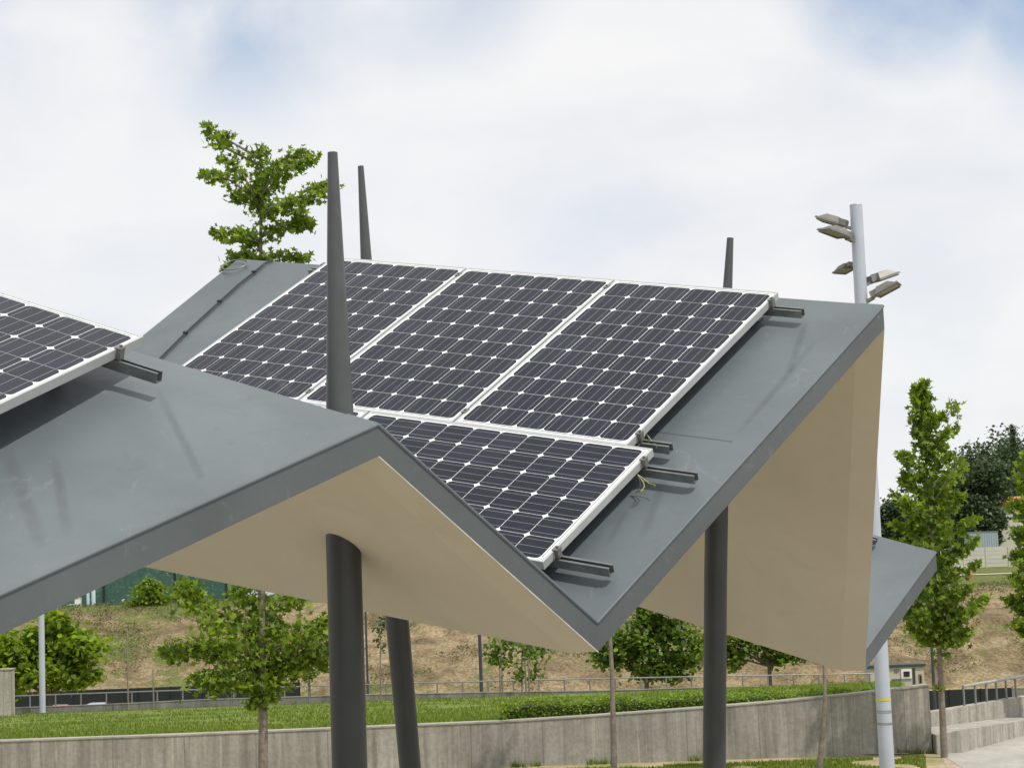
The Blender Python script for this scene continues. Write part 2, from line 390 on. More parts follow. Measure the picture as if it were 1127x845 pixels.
g0 = mesh_obj('ground', vs_[:(split+1)*nx], fs_[:split*(nx-1)], M['dry']); tag(g0, kind='structure')
k1 = ys.index(260)
bk = mesh_obj('hill', [vs_[i] for i in range(split*nx, (k1+1)*nx)], [tuple(i-split*nx for i in f) for f in fs_[split*(nx-1):k1*(nx-1)]], M['bank'], smooth=True); tag(bk, kind='structure')
ff = mesh_obj('field', [vs_[i] for i in range(k1*nx, len(vs_))], [tuple(i-k1*nx for i in f) for f in fs_[k1*(nx-1):]], M['lawn'], smooth=True); tag(ff, kind='structure')
rd = mesh_obj('road', [(x, y, valley(x)+0.03) for y in (152, 178) for x in (-200, -60, -20, 0, 20, 40, 60, 200)],
              [(i, i+1, 8+i+1, 8+i) for i in range(7)], M['asphalt']); tag(rd, kind='structure')

# --- retaining wall in front: base line and top line by pixel
WB = [(-900, 33.9, 815), (-300, 33.9, 815), (0, 33.9, 814.5), (200, 33.9, 807.5), (360, 33.9, 801), (550, 33.85, 793), (640, 33.8, 787.5), (770, 33.75, 778), (860, 33.66, 770.5), (940, 33.58, 762.5), (1000, 33.52, 755.5), (1022, 33.5, 752.5)]
def wall_strip(name, pts, th, mat, cap, zb, parent=None, label=None, cat=None):
    """pts: list of (front point xyz top). wall runs along them, th thick to the back (+y)"""
    root = empty(name, (pts[0][0], pts[0][1], zb), label, cat)
    b = MB(); n = len(pts)
    V = []
    for p in pts: V += [(p[0], p[1], zb), (p[0], p[1], p[2]-0.03), (p[0], p[1]+th, p[2]-0.03), (p[0], p[1]+th, zb)]
    Fc = []
    for i in range(n-1):
        a = 4*i; c = 4*(i+1)
        Fc += [(a, c, c+1, a+1), (a+1, c+1, c+2, a+2), (a+2, c+2, c+3, a+3)]
    Fc += [(0, 1, 2, 3), (4*n-1, 4*n-2, 4*n-3, 4*n-4)]
    b.add(V, Fc); b.build('wall_face', mat, root, True)
    b = MB(); V = []
    for p in pts: V += [(p[0], p[1]-0.012, p[2]-0.028), (p[0], p[1]-0.012, p[2]), (p[0], p[1]+th+0.012, p[2]), (p[0], p[1]+th+0.012, p[2]-0.028)]
    Fc = []
    for i in range(n-1):
        a = 4*i; c = 4*(i+1)
        Fc += [(a, c, c+1, a+1), (a+1, c+1, c+2, a+2), (a+2, c+2, c+3, a+3), (a+3, c+3, c, a)]
    Fc += [(0, 1, 2, 3), (4*n-1, 4*n-2, 4*n-3, 4*n-4)]
    b.add(V, Fc); b.build('coping', cap, root, True)
    return root
wtop = [at(px, py, y) for px, y, py in WB]
wtop[0][2] = wtop[2][2]; wtop[1][2] = wtop[2][2]
wall_strip('retaining_wall', wtop, 0.3, M['concrete'], M['concrete_cap'], -0.2, label='long curved grey concrete retaining wall with streaks, edging the lawn and hedge', cat='wall')
# formwork joints of the wall are shallow grooves in dark grout: part of the face pattern
lawn_far = [(-900, 780, 75), (16, 780.5, 75), (141, 778, 75), (220, 776, 75), (400, 770, 75), (660, 765, 75), (960, 758, 75)]
near = [(p[0], p[1]+0.31, p[2]-0.06) for p in wtop]
near = near[:-1]
far = []
for p in near:
    t = p[0]/p[1]; far.append((t*75, 75.0, -1.02+0.0*t))
NL = 24
V = []
for j in range(NL+1):
    t = (j/NL)**1.3
    for a, b_ in zip(near, far):
        V.append((a[0]+(b_[0]-a[0])*t, a[1]+(b_[1]-a[1])*t, a[2]*(1-t)**1.0+b_[2]*t if True else 0))
n_ = len(near)
lawn = mesh_obj('lawn', V, [(j*n_+i, j*n_+i+1, (j+1)*n_+i+1, (j+1)*n_+i) for j in range(NL) for i in range(n_-1)], M['lawn'], smooth=True); tag(lawn, kind='structure')
def lawn_z(x, y):
    t = x/y*33.9
    xsn = [p[0] for p in near]; z0 = float(np.interp(t, xsn, [p[2] for p in near])); y0 = float(np.interp(t, xsn, [p[1] for p in near]))
    s = (y-y0)/(75-y0)
    return z0*(1-s)-1.02*s
# return wall at the end of the retaining wall
# wall behind the lawn
L2 = [(-700, 792), (16, 778.5), (141, 773.5), (220, 769.5), (400, 764), (530, 761.5), (660, 759.5), (760, 756.5), (960, 753)]
l2 = [at(px, py, 75.02) for px, py in L2]; l2[0][2] = l2[1][2]
wall_strip('low_wall', l2, 0.3, M['concrete_far'], M['concrete_far'], -2.4, label='low grey concrete wall along the far edge of the lawn under the railing', cat='wall')

# grass blades: tufts on the lawn (uncountable)
def blades(name, pts, h, mat, w=0.012, seed=1, label=None):
    r = np.random.default_rng(seed); V = []; Fc = []
    for (x, y, z) in pts:
        a = r.uniform(0, PI); hh = h*r.uniform(0.5, 1.3); dx, dy = math.cos(a)*w, math.sin(a)*w; lx, ly = r.normal(0, 0.35, 2)*hh
        k = len(V); V += [(x-dx, y-dy, z), (x+dx, y+dy, z), (x+lx, y+ly, z+hh)]; Fc.append((k, k+1, k+2))
    o = mesh_obj(name, V, Fc, mat); tag(o, label=label, cat='grass', kind='stuff'); return o
P = []
for _ in range(70000):
    y = 34.3+(75-34.3)*rng.random()**1.7; px = rng.uniform(-0.29, 0.19)
    if hash_noise(px*y, y, 1.7, 17)+0.5*hash_noise(px*y, y, .5, 18) > -0.16: P.append((px*y, y, lawn_z(px*y, y)-0.01+rng.normal(0, .008)))
blades('grass', P, 0.085, M['grass_blade'], 0.016, 3, 'mown green grass covering the lawn behind the curved wall')
P = []
for _ in range(60000):
    y = rng.uniform(25, 33.0); px = rng.uniform(-0.02, 0.20)
    if hash_noise(px*y*2.2, y*1.3, 1.1, 4) > -0.16: P.append((px*y, y, 0))
blades('verge_grass', P, 0.045, M['grass_blade'], 0.014, 4, 'patchy thin grass on bare earth below the curved wall')

bounce_obj = mesh_obj('bounce_paving', [(-60, -40, .006), (60, -40, .006), (60, 21, .006), (-60, 21, .006)], [(0, 1, 2, 3)], M['paving']); bounce_obj['kind'] = 'structure'  # unseen pale paving, added to bounce light up onto the soffit
wf = []
for _ in range(1500):
    x = rng.uniform(wtop[3][0], wtop[-1][0]); yb_ = float(np.interp(x, [p[0] for p in wtop], [p[1] for p in wtop]))
    if hash_noise(x, 0, .6, 8) > 0.05: wf.append((x, yb_-abs(rng.normal(0, .07))-.02, 0))
blades('wall_foot_grass', wf, 0.11, M['grass_blade'], 0.012, 6, 'tufts of weeds growing at the foot of the curved wall')
# kerb strip at foot of the wall, paving to the right
ks = [at_z(px, py, 0.02) for px, py in [(662, 835.5), (700, 833.2), (820, 831), (930, 829.5), (1000, 829.3)]]
ke = [at_z(px, py, 0.02) for px, py in [(662, 833.5), (700, 830), (820, 828), (930, 826.5), (1000, 826.3)]]
V = [tuple(p) for p in ks]+[tuple(p) for p in ke]; k_ = len(ks)
mesh_obj('kerb', V, [(i, i+1, k_+i+1, k_+i) for i in range(k_-1)], M['paving'])['kind'] = 'structure'
pv = [at_z(px, py, 0.008) for px, py in [(1030, 826), (1057, 826), (1127, 806), (1240, 780), (1290, 900), (1068, 900), (1062, 846)]]
mesh_obj('path', [tuple(p) for p in pv], [tuple(range(7))], M['paving'])['kind'] = 'structure'
dirt = ground_mat('bare_soil', [(0.25, 0.18, 0.12), (0.38, 0.30, 0.21), (0.46, 0.39, 0.29)], 3.0)
dp = [at_z(px, py, 0.004) for px, py in [(1040, 826), (1062, 826), (1085, 838), (1100, 900), (1048, 900), (1044, 846), (1036, 833)]]
mesh_obj('dirt', [tuple(p) for p in dp], [tuple(range(7))], dirt)['kind'] = 'structure'

# ledge and wall on the right
def prism(name, ring, z0, z1s, mat, parent):
    n = len(ring); V = [(p[0], p[1], z0) for p in ring]+[(p[0], p[1], z) for p, z in zip(ring, z1s)]
    return mesh_obj(name, V, [tuple(range(n))[::-1], tuple(range(n, 2*n))]+[(i, (i+1) % n, n+(i+1) % n, n+i) for i in range(n)], mat, parent, world=True)
def ledge_pt(px, pyt, y): return at(px, pyt, y)
a = at(1030, 808.5, 33.25); b_ = at(1057, 803, 33.3); c = at(1127, 792.5, 36.3); d = at(1290, 770, 44)
r = empty('concrete_ledge', (a[0], a[1], 0), 'low pale concrete seating ledge stepping out below the ramp wall', 'ledge')
prism('ledge_block', [a, b_, c, d, (d[0]-1, d[1]+3, 0), (c[0]-.3, c[1]+2.3, 0), (a[0], a[1]+2.0, 0)], -0.1, [a[2], b_[2], c[2], d[2], d[2], c[2], a[2]], M['concrete_pale'], r)
a = at(1024, 783.5, 35.0); c = at(1127, 766.3, 37.8); d = at(1290, 742, 46)
r = empty('ramp_wall', (a[0], a[1], 0), 'pale streaked concrete wall rising beside the ramp, carrying the steel handrail', 'wall')
prism('wall_face', [a, c, d, (d[0], d[1]+.35, 0), (c[0], c[1]+.35, 0), (a[0], a[1]+.35, 0)], -0.1, [a[2], c[2], d[2], d[2], c[2], a[2]], M['concrete_pale'], r)
ra, rc, rd_ = a, c, d
# handrail
hr = empty('ramp_handrail', (a[0], a[1], a[2]), 'short galvanised handrail climbing along the ramp wall', 'railing')
b = MB(); tops = []
for px, pyt in ((1060, 755), (1127, 743.5), (1290, 716)):
    t = (px-1024)/(1127-1024); y = 35.2+t*2.8; tops.append(at(px, pyt, y))
b.tube(tops, 0.028, 8); b.build('handrail', M['rail_pale'], hr, True)
for px in (1060, 1072.7, 1085, 1096, 1106.5, 1117, 1129):
    t = (px-1024)/(1127-1024); y = 35.2+t*2.8
    pt = at(px, 755-(px-1060)*11.5/67, y); zz = float(np.interp(pt[0], [ra[0], rc[0], rd_[0]], [ra[2], rc[2], rd_[2]]))
    b = MB(); b.tube([(pt[0], pt[1], zz-0.01), tuple(pt)], 0.022, 6); b.build('post', M['rail_steel'], hr, True)

# railing behind far low wall
rr_ = empty('lawn_railing', (0, 78, -1.6), 'long thin steel railing running behind the lawn in front of the earth bank', 'railing')
RL = [(-300, 778), (33, 765), (220, 758.5), (400, 753), (530, 749.5), (660, 746.5), (775, 744), (960, 741)]
rp = [at(px, py, 78) for px, py in RL]
b = MB(); b.tube(rp, 0.028, 6); b.build('handrail', M['rail_steel'], rr_, True)
for k in range(34):
    px = 33+28*k; py = float(np.interp(px, [p[0] for p in RL], [p[1] for p in RL])); pt = at(px, py, 78)
    b = MB(); b.tube([(pt[0], 78, pt[2]-1.05), (pt[0], 78, pt[2])], 0.03, 6); b.build('post', M['rail_steel'], rr_, True)

# ================================================================= CANOPY ROOF
O = np.array([1.380656, 10.238197, 4.483727]); U = np.array([0.826846, -0.531642, -0.183529])
Vv = np.array([0.541195, 0.663259, 0.516909]); N = np.array([-0.153083, -0.526729, 0.836135])
OFF = -0.122
CP = O+N*OFF
def onC(px, py): return on_plane(px, py, CP, N)
P2 = onC(657, 684); P3 = onC(972, 336)
K = 1.090
P1 = C0+K*(np.array([-0.466, 6.737, 3.581])-C0); P0 = C0+K*(np.array([-1.427, 5.429, 3.039])-C0)
nB_ = np.cross(P2-P1, U); nB_ /= np.linalg.norm(nB_)
R1 = on_plane(200, 402, P1, nB_)
nA_ = np.cross(R1-P1, P0-P1); nA_ /= np.linalg.norm(nA_)
if nA_[2] < 0: nA_ = -nA_
d1 = (R1-P1)/np.linalg.norm(R1-P1)
R1e = P1+d1*3.3
P0e = P1+(P0-P1)*1.5
A3 = P0e+(R1e-P1)
far_c = onC(262, 285); low_c = onC(150, 375)
R2e = far_c
vl = (low_c-far_c)
def uvC(p): return (p-O) @ U, (p-O) @ Vv
u2, v2 = uvC(P2); uf, vf = uvC(far_c); ul, vl_ = uvC(low_c)
V2e = CP + U*(uf+(ul-uf)*(v2-vf)/(vl_-vf)) + Vv*v2
P4 = at(951, 716, 12.5)
nD_ = np.cross(P4-P3, R2e-P3); nD_ /= np.linalg.norm(nD_)
V3 = on_plane(722, 645, P3, nD_); d3 = (V3-P4)/np.linalg.norm(V3-P4); V3e = P4+d3*4.2
P5 = at(1030, 607, 13.35)
nE_ = np.cross(V3e-P4, P5-P4); nE_ /= np.linalg.norm(nE_)
R3 = on_plane(968, 590, P4, nE_); d5 = (R3-P5)/np.linalg.norm(R3-P5); R3e = P5+d5*2.6
print('R1', R1, 'nA', nA_, 'P1', P1, 'P4', P4, 'V3', V3, 'P5', P5, 'R3', R3, np.linalg.norm(R3-P5), 'V2e', V2e, 'nD', nD_, 'nE', nE_)
P6 = P5+(P4-P3)*0.8
canopy = empty('solar_canopy', (0.6, 9.5, 0), 'folded zigzag canopy roof, grey on top and beige below, on dark round posts', 'canopy')
TH = 0.122
def down(p, t=TH): return np.array(p)-np.array([0, 0, t])
plates = {'A': [P0e, P1, R1e, A3], 'B': [P1, P2, V2e, R1e], 'C': [P2, P3, R2e, V2e], 'D': [P3, P4, V3e, R2e], 'E': [P4, P5, R3e, V3e]}
def grid_face(q, n=8):
    """subdivided quad so noise bump/shading reads evenly"""
    q = [np.array(p) for p in q]; V = []; Fc = []
    for j in range(n+1):
        for i in range(n+1):
            s, t = i/n, j/n
            V.append((q[0]*(1-s)+q[1]*s)*(1-t)+(q[3]*(1-s)+q[2]*s)*t)
    for j in range(n):
        for i in range(n):
            k = j*(n+1)+i; Fc.append((k, k+1, k+n+2, k+n+1))
    return V, Fc
for key, q in plates.items():
    V, Fc = grid_face(q, 4)
    mesh_obj('roof_plate', V, Fc, M['roof'], canopy, world=True)
    # soffit with bevelled strip along the front edge
    f0, f1, b1, b0 = [np.array(p) for p in q]
    e0 = (b0-f0)/np.linalg.norm(b0-f0); e1 = (b1-f1)/np.linalg.norm(b1-f1)
    bw = 0.16 if key == 'D' else 0.15; dd = 0.05 if key == 'D' else 0.03
    g0_, g1_ = f0+e0*bw, f1+e1*bw
    V = [down(f0), down(f1), down(g1_, TH+dd), down(g0_, TH+dd), down(b1, TH+dd), down(b0, TH+dd)]
    mesh_obj('soffit', V, [(0, 1, 2, 3), (3, 2, 4, 5)], M['soffit'], canopy, world=True)
# fascia: outer vertical faces
outline = [P0e, P1, P2, P3, P4, P5, R3e, V3e, R2e, V2e, R1e, A3]
def fas(pts, name, closed=False):
    V = []; Fc = []
    for p in pts: V += [tuple(p), tuple(down(p))]
    for i in range(len(pts)-1): Fc.append((2*i, 2*i+1, 2*i+3, 2*i+2))
    return mesh_obj(name, V, Fc, M['fascia'], canopy, world=True)
fas(outline[0:2], 'fascia'); fas(outline[1:3], 'fascia'); fas(outline[2:4], 'fascia'); fas(outline[3:5], 'fascia'); fas(outline[4:6], 'fascia')
fas([P5, R3e, V3e, R2e, V2e, R1e, A3, P0e], 'rear_fascia')
# edge flashing: lapped strip on the plates along the front edge
def flashing(f0, f1, b0, b1, w=0.125, name='edge_flashing'):
    f0, f1, b0, b1 = [np.array(p) for p in (f0, f1, b0, b1)]
    n = np.cross(f1-f0, b0-f0); n /= np.linalg.norm(n)
    if n[2] < 0: n = -n
    def inward(f, g, bb):
        e = (g-f)/np.linalg.norm(g-f); d = bb-f; d = d/np.linalg.norm(d)
        s = math.sqrt(max(1e-6, 1-(d @ e)**2)); return f+d*w/s
    i0, i1 = inward(f0, f1, b0), inward(f1, f0, b1)
    h = n*0.004
    o = mesh_obj(name, [f0+h, f1+h, i1+h, i0+h, f0, f1, i1, i0], [(0, 1, 2, 3), (7, 6, 2, 3)[::-1], (4, 0, 3, 7), (1, 5, 6, 2)], M['roof'], canopy, world=True)
flashing(P0e, P1, A3, R1e); flashing(P2, P3, V2e, R2e); flashing(P4, P5, V3e, R3e, 0.11)
# thin pale seal line where soffit meets fascia
def seal(a, b_):
    m = MB(); m.tube([down(a, TH+0.002), down(b_, TH+0.002)], 0.0028, 5); m.build('edge_seal', M['white_edge'], canopy, True)
seal(P1, P2)
# folded nosing rolled along the front edges
for pts_ in ([P0e, P1], [P1, P2], [P2, P3], [P4, P5]):
    m = MB(); m.tube([down(p, 0.004) for p in pts_], 0.0075, 8); m.build('nosing', M['roof'], canopy, True)
# sheet seams across plate C (thin lapped strip)
def seamC(v, u0=-3.6, u1=0.48):
    a = CP+U*u0+Vv*v; b_ = CP+U*u1+Vv*v; e = Vv*0.004; h = N*0.0025
    mesh_obj('sheet_seam', [a-e, b_-e, b_+e+h, a+e+h], [(0, 1, 2, 3)], M['fascia'], canopy, world=True)
seamC(-1.28)
# ridge cap along the top of plate C
def strip(a, b_, w, n, name, mat, h=0.004):
    a, b_ = np.array(a), np.array(b_); e = b_-a; e /= np.linalg.norm(e); s = np.cross(n, e)*w
    mesh_obj(name, [a-s*0+n*h, b_-s*0+n*h, b_+s+n*h, a+s+n*h, a+s, b_+s], [(0, 1, 2, 3), (3, 2, 5, 4)], mat, canopy, world=True)

# run-off stains worn into the paint
def stain_mat():
    m, nt, b = new_mat('water_stain')
    b.inputs['Base Color'].default_value = (0.10, 0.105, 0.105, 1); b.inputs['Roughness'].default_value = 0.55
    tc = nt.nodes.new('ShaderNodeTexCoord'); sx = nt.nodes.new('ShaderNodeSeparateXYZ'); nt.links.new(tc.outputs['UV'], sx.inputs[0])
    def hump(sock, e):
        a = nt.nodes.new('ShaderNodeMath'); a.operation = 'MULTIPLY'; a.inputs[1].default_value = PI; nt.links.new(sock, a.inputs[0])
        c = nt.nodes.new('ShaderNodeMath'); c.operation = 'SINE'; nt.links.new(a.outputs[0], c.inputs[0])
        d = nt.nodes.new('ShaderNodeMath'); d.operation = 'POWER'; nt.links.new(c.outputs[0], d.inputs[0]); d.inputs[1].default_value = e; return d.outputs[0]
    n = noise(nt, 18, 4, coords(nt))
    k = nt.nodes.new('ShaderNodeMath'); k.operation = 'MULTIPLY'; nt.links.new(hump(sx.outputs[0], 1.2), k.inputs[0]); nt.links.new(hump(sx.outputs[1], .7), k.inputs[1])
    k2 = nt.nodes.new('ShaderNodeMath'); k2.operation = 'MULTIPLY'; nt.links.new(k.outputs[0], k2.inputs[0]); nt.links.new(n.outputs['Fac'], k2.inputs[1])
    k3 = nt.nodes.new('ShaderNodeMath'); k3.operation = 'MULTIPLY'; nt.links.new(k2.outputs[0], k3.inputs[0]); k3.inputs[1].default_value = 0.34
    tr = nt.nodes.new('ShaderNodeBsdfTransparent'); ms = nt.nodes.new('ShaderNodeMixShader'); nt.links.new(k3.outputs[0], ms.inputs[0])
    nt.links.new(tr.outputs[0], ms.inputs[1]); nt.links.new(b.outputs[0], ms.inputs[2])
    out = [n for n in nt.nodes if n.type == 'OUTPUT_MATERIAL'][0]; nt.links.new(ms.outputs[0], out.inputs['Surface'])
    return m
M['stain'] = stain_mat()
def stain(pa, pb, w, P, n):
    a, b_ = on_plane(*pa, P+n*0.003, n), on_plane(*pb, P+n*0.003, n); e = (b_-a)/np.linalg.norm(b_-a); s_ = np.cross(n, e)*w/2
    o = mesh_obj('water_stain', [a-s_, b_-s_, b_+s_, a+s_], [(0, 1, 2, 3)], M['stain'], canopy, world=True)
    uv = o.data.uv_layers.new(name='uv')
    for l, c in zip(uv.data, [(0, 0), (0, 1), (1, 1), (1, 0)]): l.uv = c
for pa, pb, w in (((172, 425), (232, 545), .045), ((2, 480), (50, 610), .07), ((60, 500), (75, 590), .05), ((285, 400), (330, 440), .04)): stain(pa, pb, w, P1, nA_)
for pa, pb, w in (((888, 352), (866, 415), .05), ((735, 515), (708, 590), .06), ((668, 600), (690, 560), .04), ((900, 372), (810, 480), .05)): stain(pa, pb, w, CP, N)

# posts with tapering masts
def post(spine, radii, n=28):
    m = MB(); m.tube(spine, radii, n); return m.build('post', M['post'], canopy, True)
sB = down(P1); h1 = on_plane(378, 598, down(P1, TH+0.025), nB_)
hx, hy = h1[0], h1[1]
print('post1', h1)
D1 = 38.6/F*hy/2
pt_tip = 3.0+(at(364.5, 168, hy)[2]-3.0)
zr = at(373, 455, hy)[2]
lower = [(hx, hy, 0), (hx, hy, h1[2]+0.10)]
post(lower, [D1, D1])
m = MB(); m.tube([(hx, hy, h1[2]+0.10), (hx, hy, zr), (hx, hy, pt_tip)], [D1*0.86, 15.2/F*hy, 5.6/F*hy], 24); m.build('mast', M['mast'], canopy, True)
nBu = nB_ if nB_[2] > 0 else -nB_
m = MB(); m.tube([h1+nBu*0.004, h1-nBu*0.005], [D1*1.2, D1*1.2], 28); m.build('sealant_ring', M['soffit'], canopy, True)
Y2 = 12.25
p2 = [at(481.5, 1152, Y2), at(451.5, 845, Y2), at(437, 680, Y2), at(420, 480, Y2)]
p2[0][2] = 0.0
post(p2, [11.6/F*Y2, 11.8/F*Y2, 12.8/F*Y2, 12.8/F*Y2])
m = MB(); m.tube([at(420, 480, Y2), at(403, 285, Y2), at(397, 183, Y2)], [12.0/F*Y2, 6.3/F*Y2, 3.3/F*Y2], 18); m.build('mast', M['mast'], canopy, True)
Y3 = 11.0
p3 = [at(784.5, 1232, Y3), at(786.2, 845, Y3), at(787.5, 640, Y3), at(790, 480, Y3)]
p3[0][2] = 0.0
post(p3, [12.6/F*Y3]*4)
m = MB(); m.tube([at(790, 480, Y3), at(800.8, 317, Y3), at(803.7, 262, Y3)], [11/F*Y3, 5.3/F*Y3, 3.7/F*Y3], 18); m.build('mast', M['mast'], canopy, True)

# ---- shallow painted streak marks are in the paint; conduit and clips on plate C
def c_pt(px, py, h=0.012): return on_plane(px, py, CP+N*h, N)
con = empty('cable_conduit', tuple(c_pt(178, 394, 0)), 'thin dark cable run clipped up the grey roof beside the solar panels', 'cable')
m = MB()
cpx = [(172, 398), (205, 365), (240, 333), (262, 313), (280, 299), (291, 289.5), (300, 286.5)]
m.tube([c_pt(*p) for p in cpx], 0.005, 6); m.build('cable', M['conduit'], con, True)
m = MB(); m.tube([c_pt(p[0]+1.6, p[1]+0.8, 0.01) for p in cpx], 0.003, 6); m.build('cable', M['conduit'], con, True)
for px, py in ((204, 366), (241.5, 331.5), (279.5, 299)):
    m = MB(); c = c_pt(px, py, 0.015); m.box(c, (0.028, 0.016, 0.014), [U, Vv, N]); m.build('clip', M['cable'], con, True)
ring = []
cc = c_pt(258, 293, 0.01)
for k in range(25):
    t = 2*PI*k/24; ring.append(cc+U*0.085*math.cos(t)+Vv*0.075*math.sin(t)+N*0.01)
ring2 = [p*1.0+U*0.02-Vv*0.012+N*0.008 for p in ring]
m = MB(); m.tube(ring, 0.0035, 6, False); m.tube(ring2, 0.0035, 6, False)
tag(m.build('cable_coil', M['galv']), 'small coil of spare cable lying in the top corner of the grey roof', 'cable')

# ================================================================= SOLAR PANELS
PIT = 0.158; WID = 0.99; LEN = 1.65; FD = 0.040
def make_panel():
    root = empty('photovoltaic_module', (0, 0, 0), '', 'solar panel')
    # local: x across (6 cells), y along (10 cells), z normal; glass plane z=0; origin at centre
    f = MB(); w = 0.012
    for s in (-1, 1):
        f.box((s*(WID/2-w/2), 0, -FD/2+0.002), (w, LEN, FD)); f.box((0, s*(LEN/2-w/2), -FD/2+0.002), (WID-2*w, w, FD))
    o = f.build('frame', M['alu'], root); bevel(o, 0.0015, 2)
    bs = MB(); bs.box((0, 0, -0.004), (WID-2*w, LEN-2*w, 0.006)); bs.build('backsheet', M['backsheet'], root)
    V = []; Fc = []
    c = 0.1542/2; k = 0.0175
    for i in range(6):
        for j in range(10):
            x, y = (i-2.5)*PIT, (j-4.5)*PIT; n = len(V)
            pr = []
            for sx, sy in ((1, 1), (-1, 1), (-1, -1), (1, -1)):
                a1 = (sx*c, sy*(c-k)); a2 = (sx*(c-k*0.38), sy*(c-k*0.38)); a3 = (sx*(c-k), sy*c)
                pr += [a1, a2, a3] if sx*sy > 0 else [a3, a2, a1]
            V += [(x+p[0], y+p[1], 0.0) for p in pr]; Fc.append(tuple(range(n, n+12)))
    mesh_obj('cells', V, Fc, M['cell'], root)
    V = []; Fc = []
    for i in range(6):
        for t in (-0.052, 0, 0.052):
            x = (i-2.5)*PIT+t; n = len(V); h = 0.0011
            V += [(x-h, -0.787, 0.0008), (x+h, -0.787, 0.0008), (x+h, 0.787, 0.0008), (x-h, 0.787, 0.0008)]; Fc.append((n, n+1, n+2, n+3))
    for j in (1, -1):
        n = len(V); y = j*0.798; V += [(-0.46, y-0.002, 0.0008), (0.46, y-0.002, 0.0008), (0.46, y+0.002, 0.0008), (-0.46, y+0.002, 0.0008)]; Fc.append((n, n+1, n+2, n+3))
    mesh_obj('busbars', V, Fc, M['busbar'], root)
    jb = MB(); jb.box((0, LEN/2-0.12, -0.022), (0.11, 0.09, 0.02)); jb.build('junction_box', M['cable'], root)
    return root
proto = make_panel()
def place_panel(o, centre, xa, ya, label, group):
    xa = np.array(xa)/np.linalg.norm(xa); ya = np.array(ya); ya = ya-xa*(xa @ ya); ya /= np.linalg.norm(ya); za = np.cross(xa, ya)
    o.matrix_world = Matrix(((xa[0], ya[0], za[0], centre[0]), (xa[1], ya[1], za[1], centre[1]), (xa[2], ya[2], za[2], centre[2]), (0, 0, 0, 1)))
    tag(o, label, 'solar panel', group)
G = 'solar panels mounted on the canopy roof'
plab = ['portrait solar panel on the ridge slope next to the bare roof strip with the cable', 'middle portrait solar panel between two others on the ridge slope', 'portrait solar panel on the ridge slope nearest the floodlight pole']
for i in range(3):
    o = proto if i == 0 else copy_tree(proto)
    c = O+U*(-3*PIT-(2-i)*1.0012)+Vv*(-5*PIT)
    place_panel(o, c, U, Vv, plab[i], G)
c = O+U*(0.1269-5*PIT)+Vv*(-1.6374-3*PIT)
o = copy_tree(proto); place_panel(o, c, -Vv, U, 'landscape solar panel below the portrait row, above the roof valley', G)
c2 = c-U*1.662
o = copy_tree(proto); place_panel(o, c2, -Vv, U, 'landscape solar panel almost hidden behind the near roof ridge and mast', G)
T = np.array([-1.427, 7.396, 3.999]); UA = np.array([0.905, -0.26, -0.338]); VA = np.array([0.378, 0.857, 0.35])
VA = VA-UA*(UA @ VA)/(UA @ UA); VA /= np.linalg.norm(VA); UA /= np.linalg.norm(UA); NA = np.cross(UA, VA)
hA = (T-P1) @ nA_
print('panel height over A', hA)
o = copy_tree(proto); cA = T-UA*3*PIT-VA*5*PIT
place_panel(o, cA, UA, VA, 'solar panel on the near roof slope by itself, cut by the picture edge', G)

def make_rail(a, b_, up, label, legs=(), foot=0.06):
    """C-channel rail open upward: a->b"""
    a, b_, up = np.array(a), np.array(b_), np.array(up); e = (b_-a)/np.linalg.norm(b_-a); s = np.cross(up, e)
    root = empty('mounting_rail', tuple(a), label, 'mounting rail', 'mounting rails under the solar panels')
    m = MB(); L = np.linalg.norm(b_-a); c = (a+b_)/2; t = 0.003; w = 0.041; h = 0.041
    ax = [e, s, up]
    m.box(c-up*(h-t/2), (L, w, t), ax)
    for k in (-1, 1):
        m.box(c+s*k*(w/2-t/2)-up*h/2+up*t/2, (L, t, h-t), ax)
        m.box(c+s*k*(w/2-0.0065)-up*(t/2), (L, 0.009, t), ax)
    m.build('channel', M['galv'], root, True)
    for d in legs:
        m = MB(); p = a+e*d; m.box(p-up*(h+foot/2), (0.05, 0.035, foot), ax); m.box(p-up*(h+foot-0.004), (0.1, 0.06, 0.006), ax)
        m.build('foot', M['galv'], root, True)
    return root, e, s
rails = [(-0.06, -3.10, 0.20, 'upper rail under the portrait solar panels, its open end by the ridge corner'),
         (-1.50, -3.10, 0.185, 'lower rail under the portrait solar panels, its stub beside the panel joint'),
         (-1.715, -3.00, 0.43, 'long rail stub sticking out from the top edge of the landscape panel'),
         (-2.50, -3.00, 0.43, 'rail stub sticking out from the bottom corner of the landscape panel above the valley')]
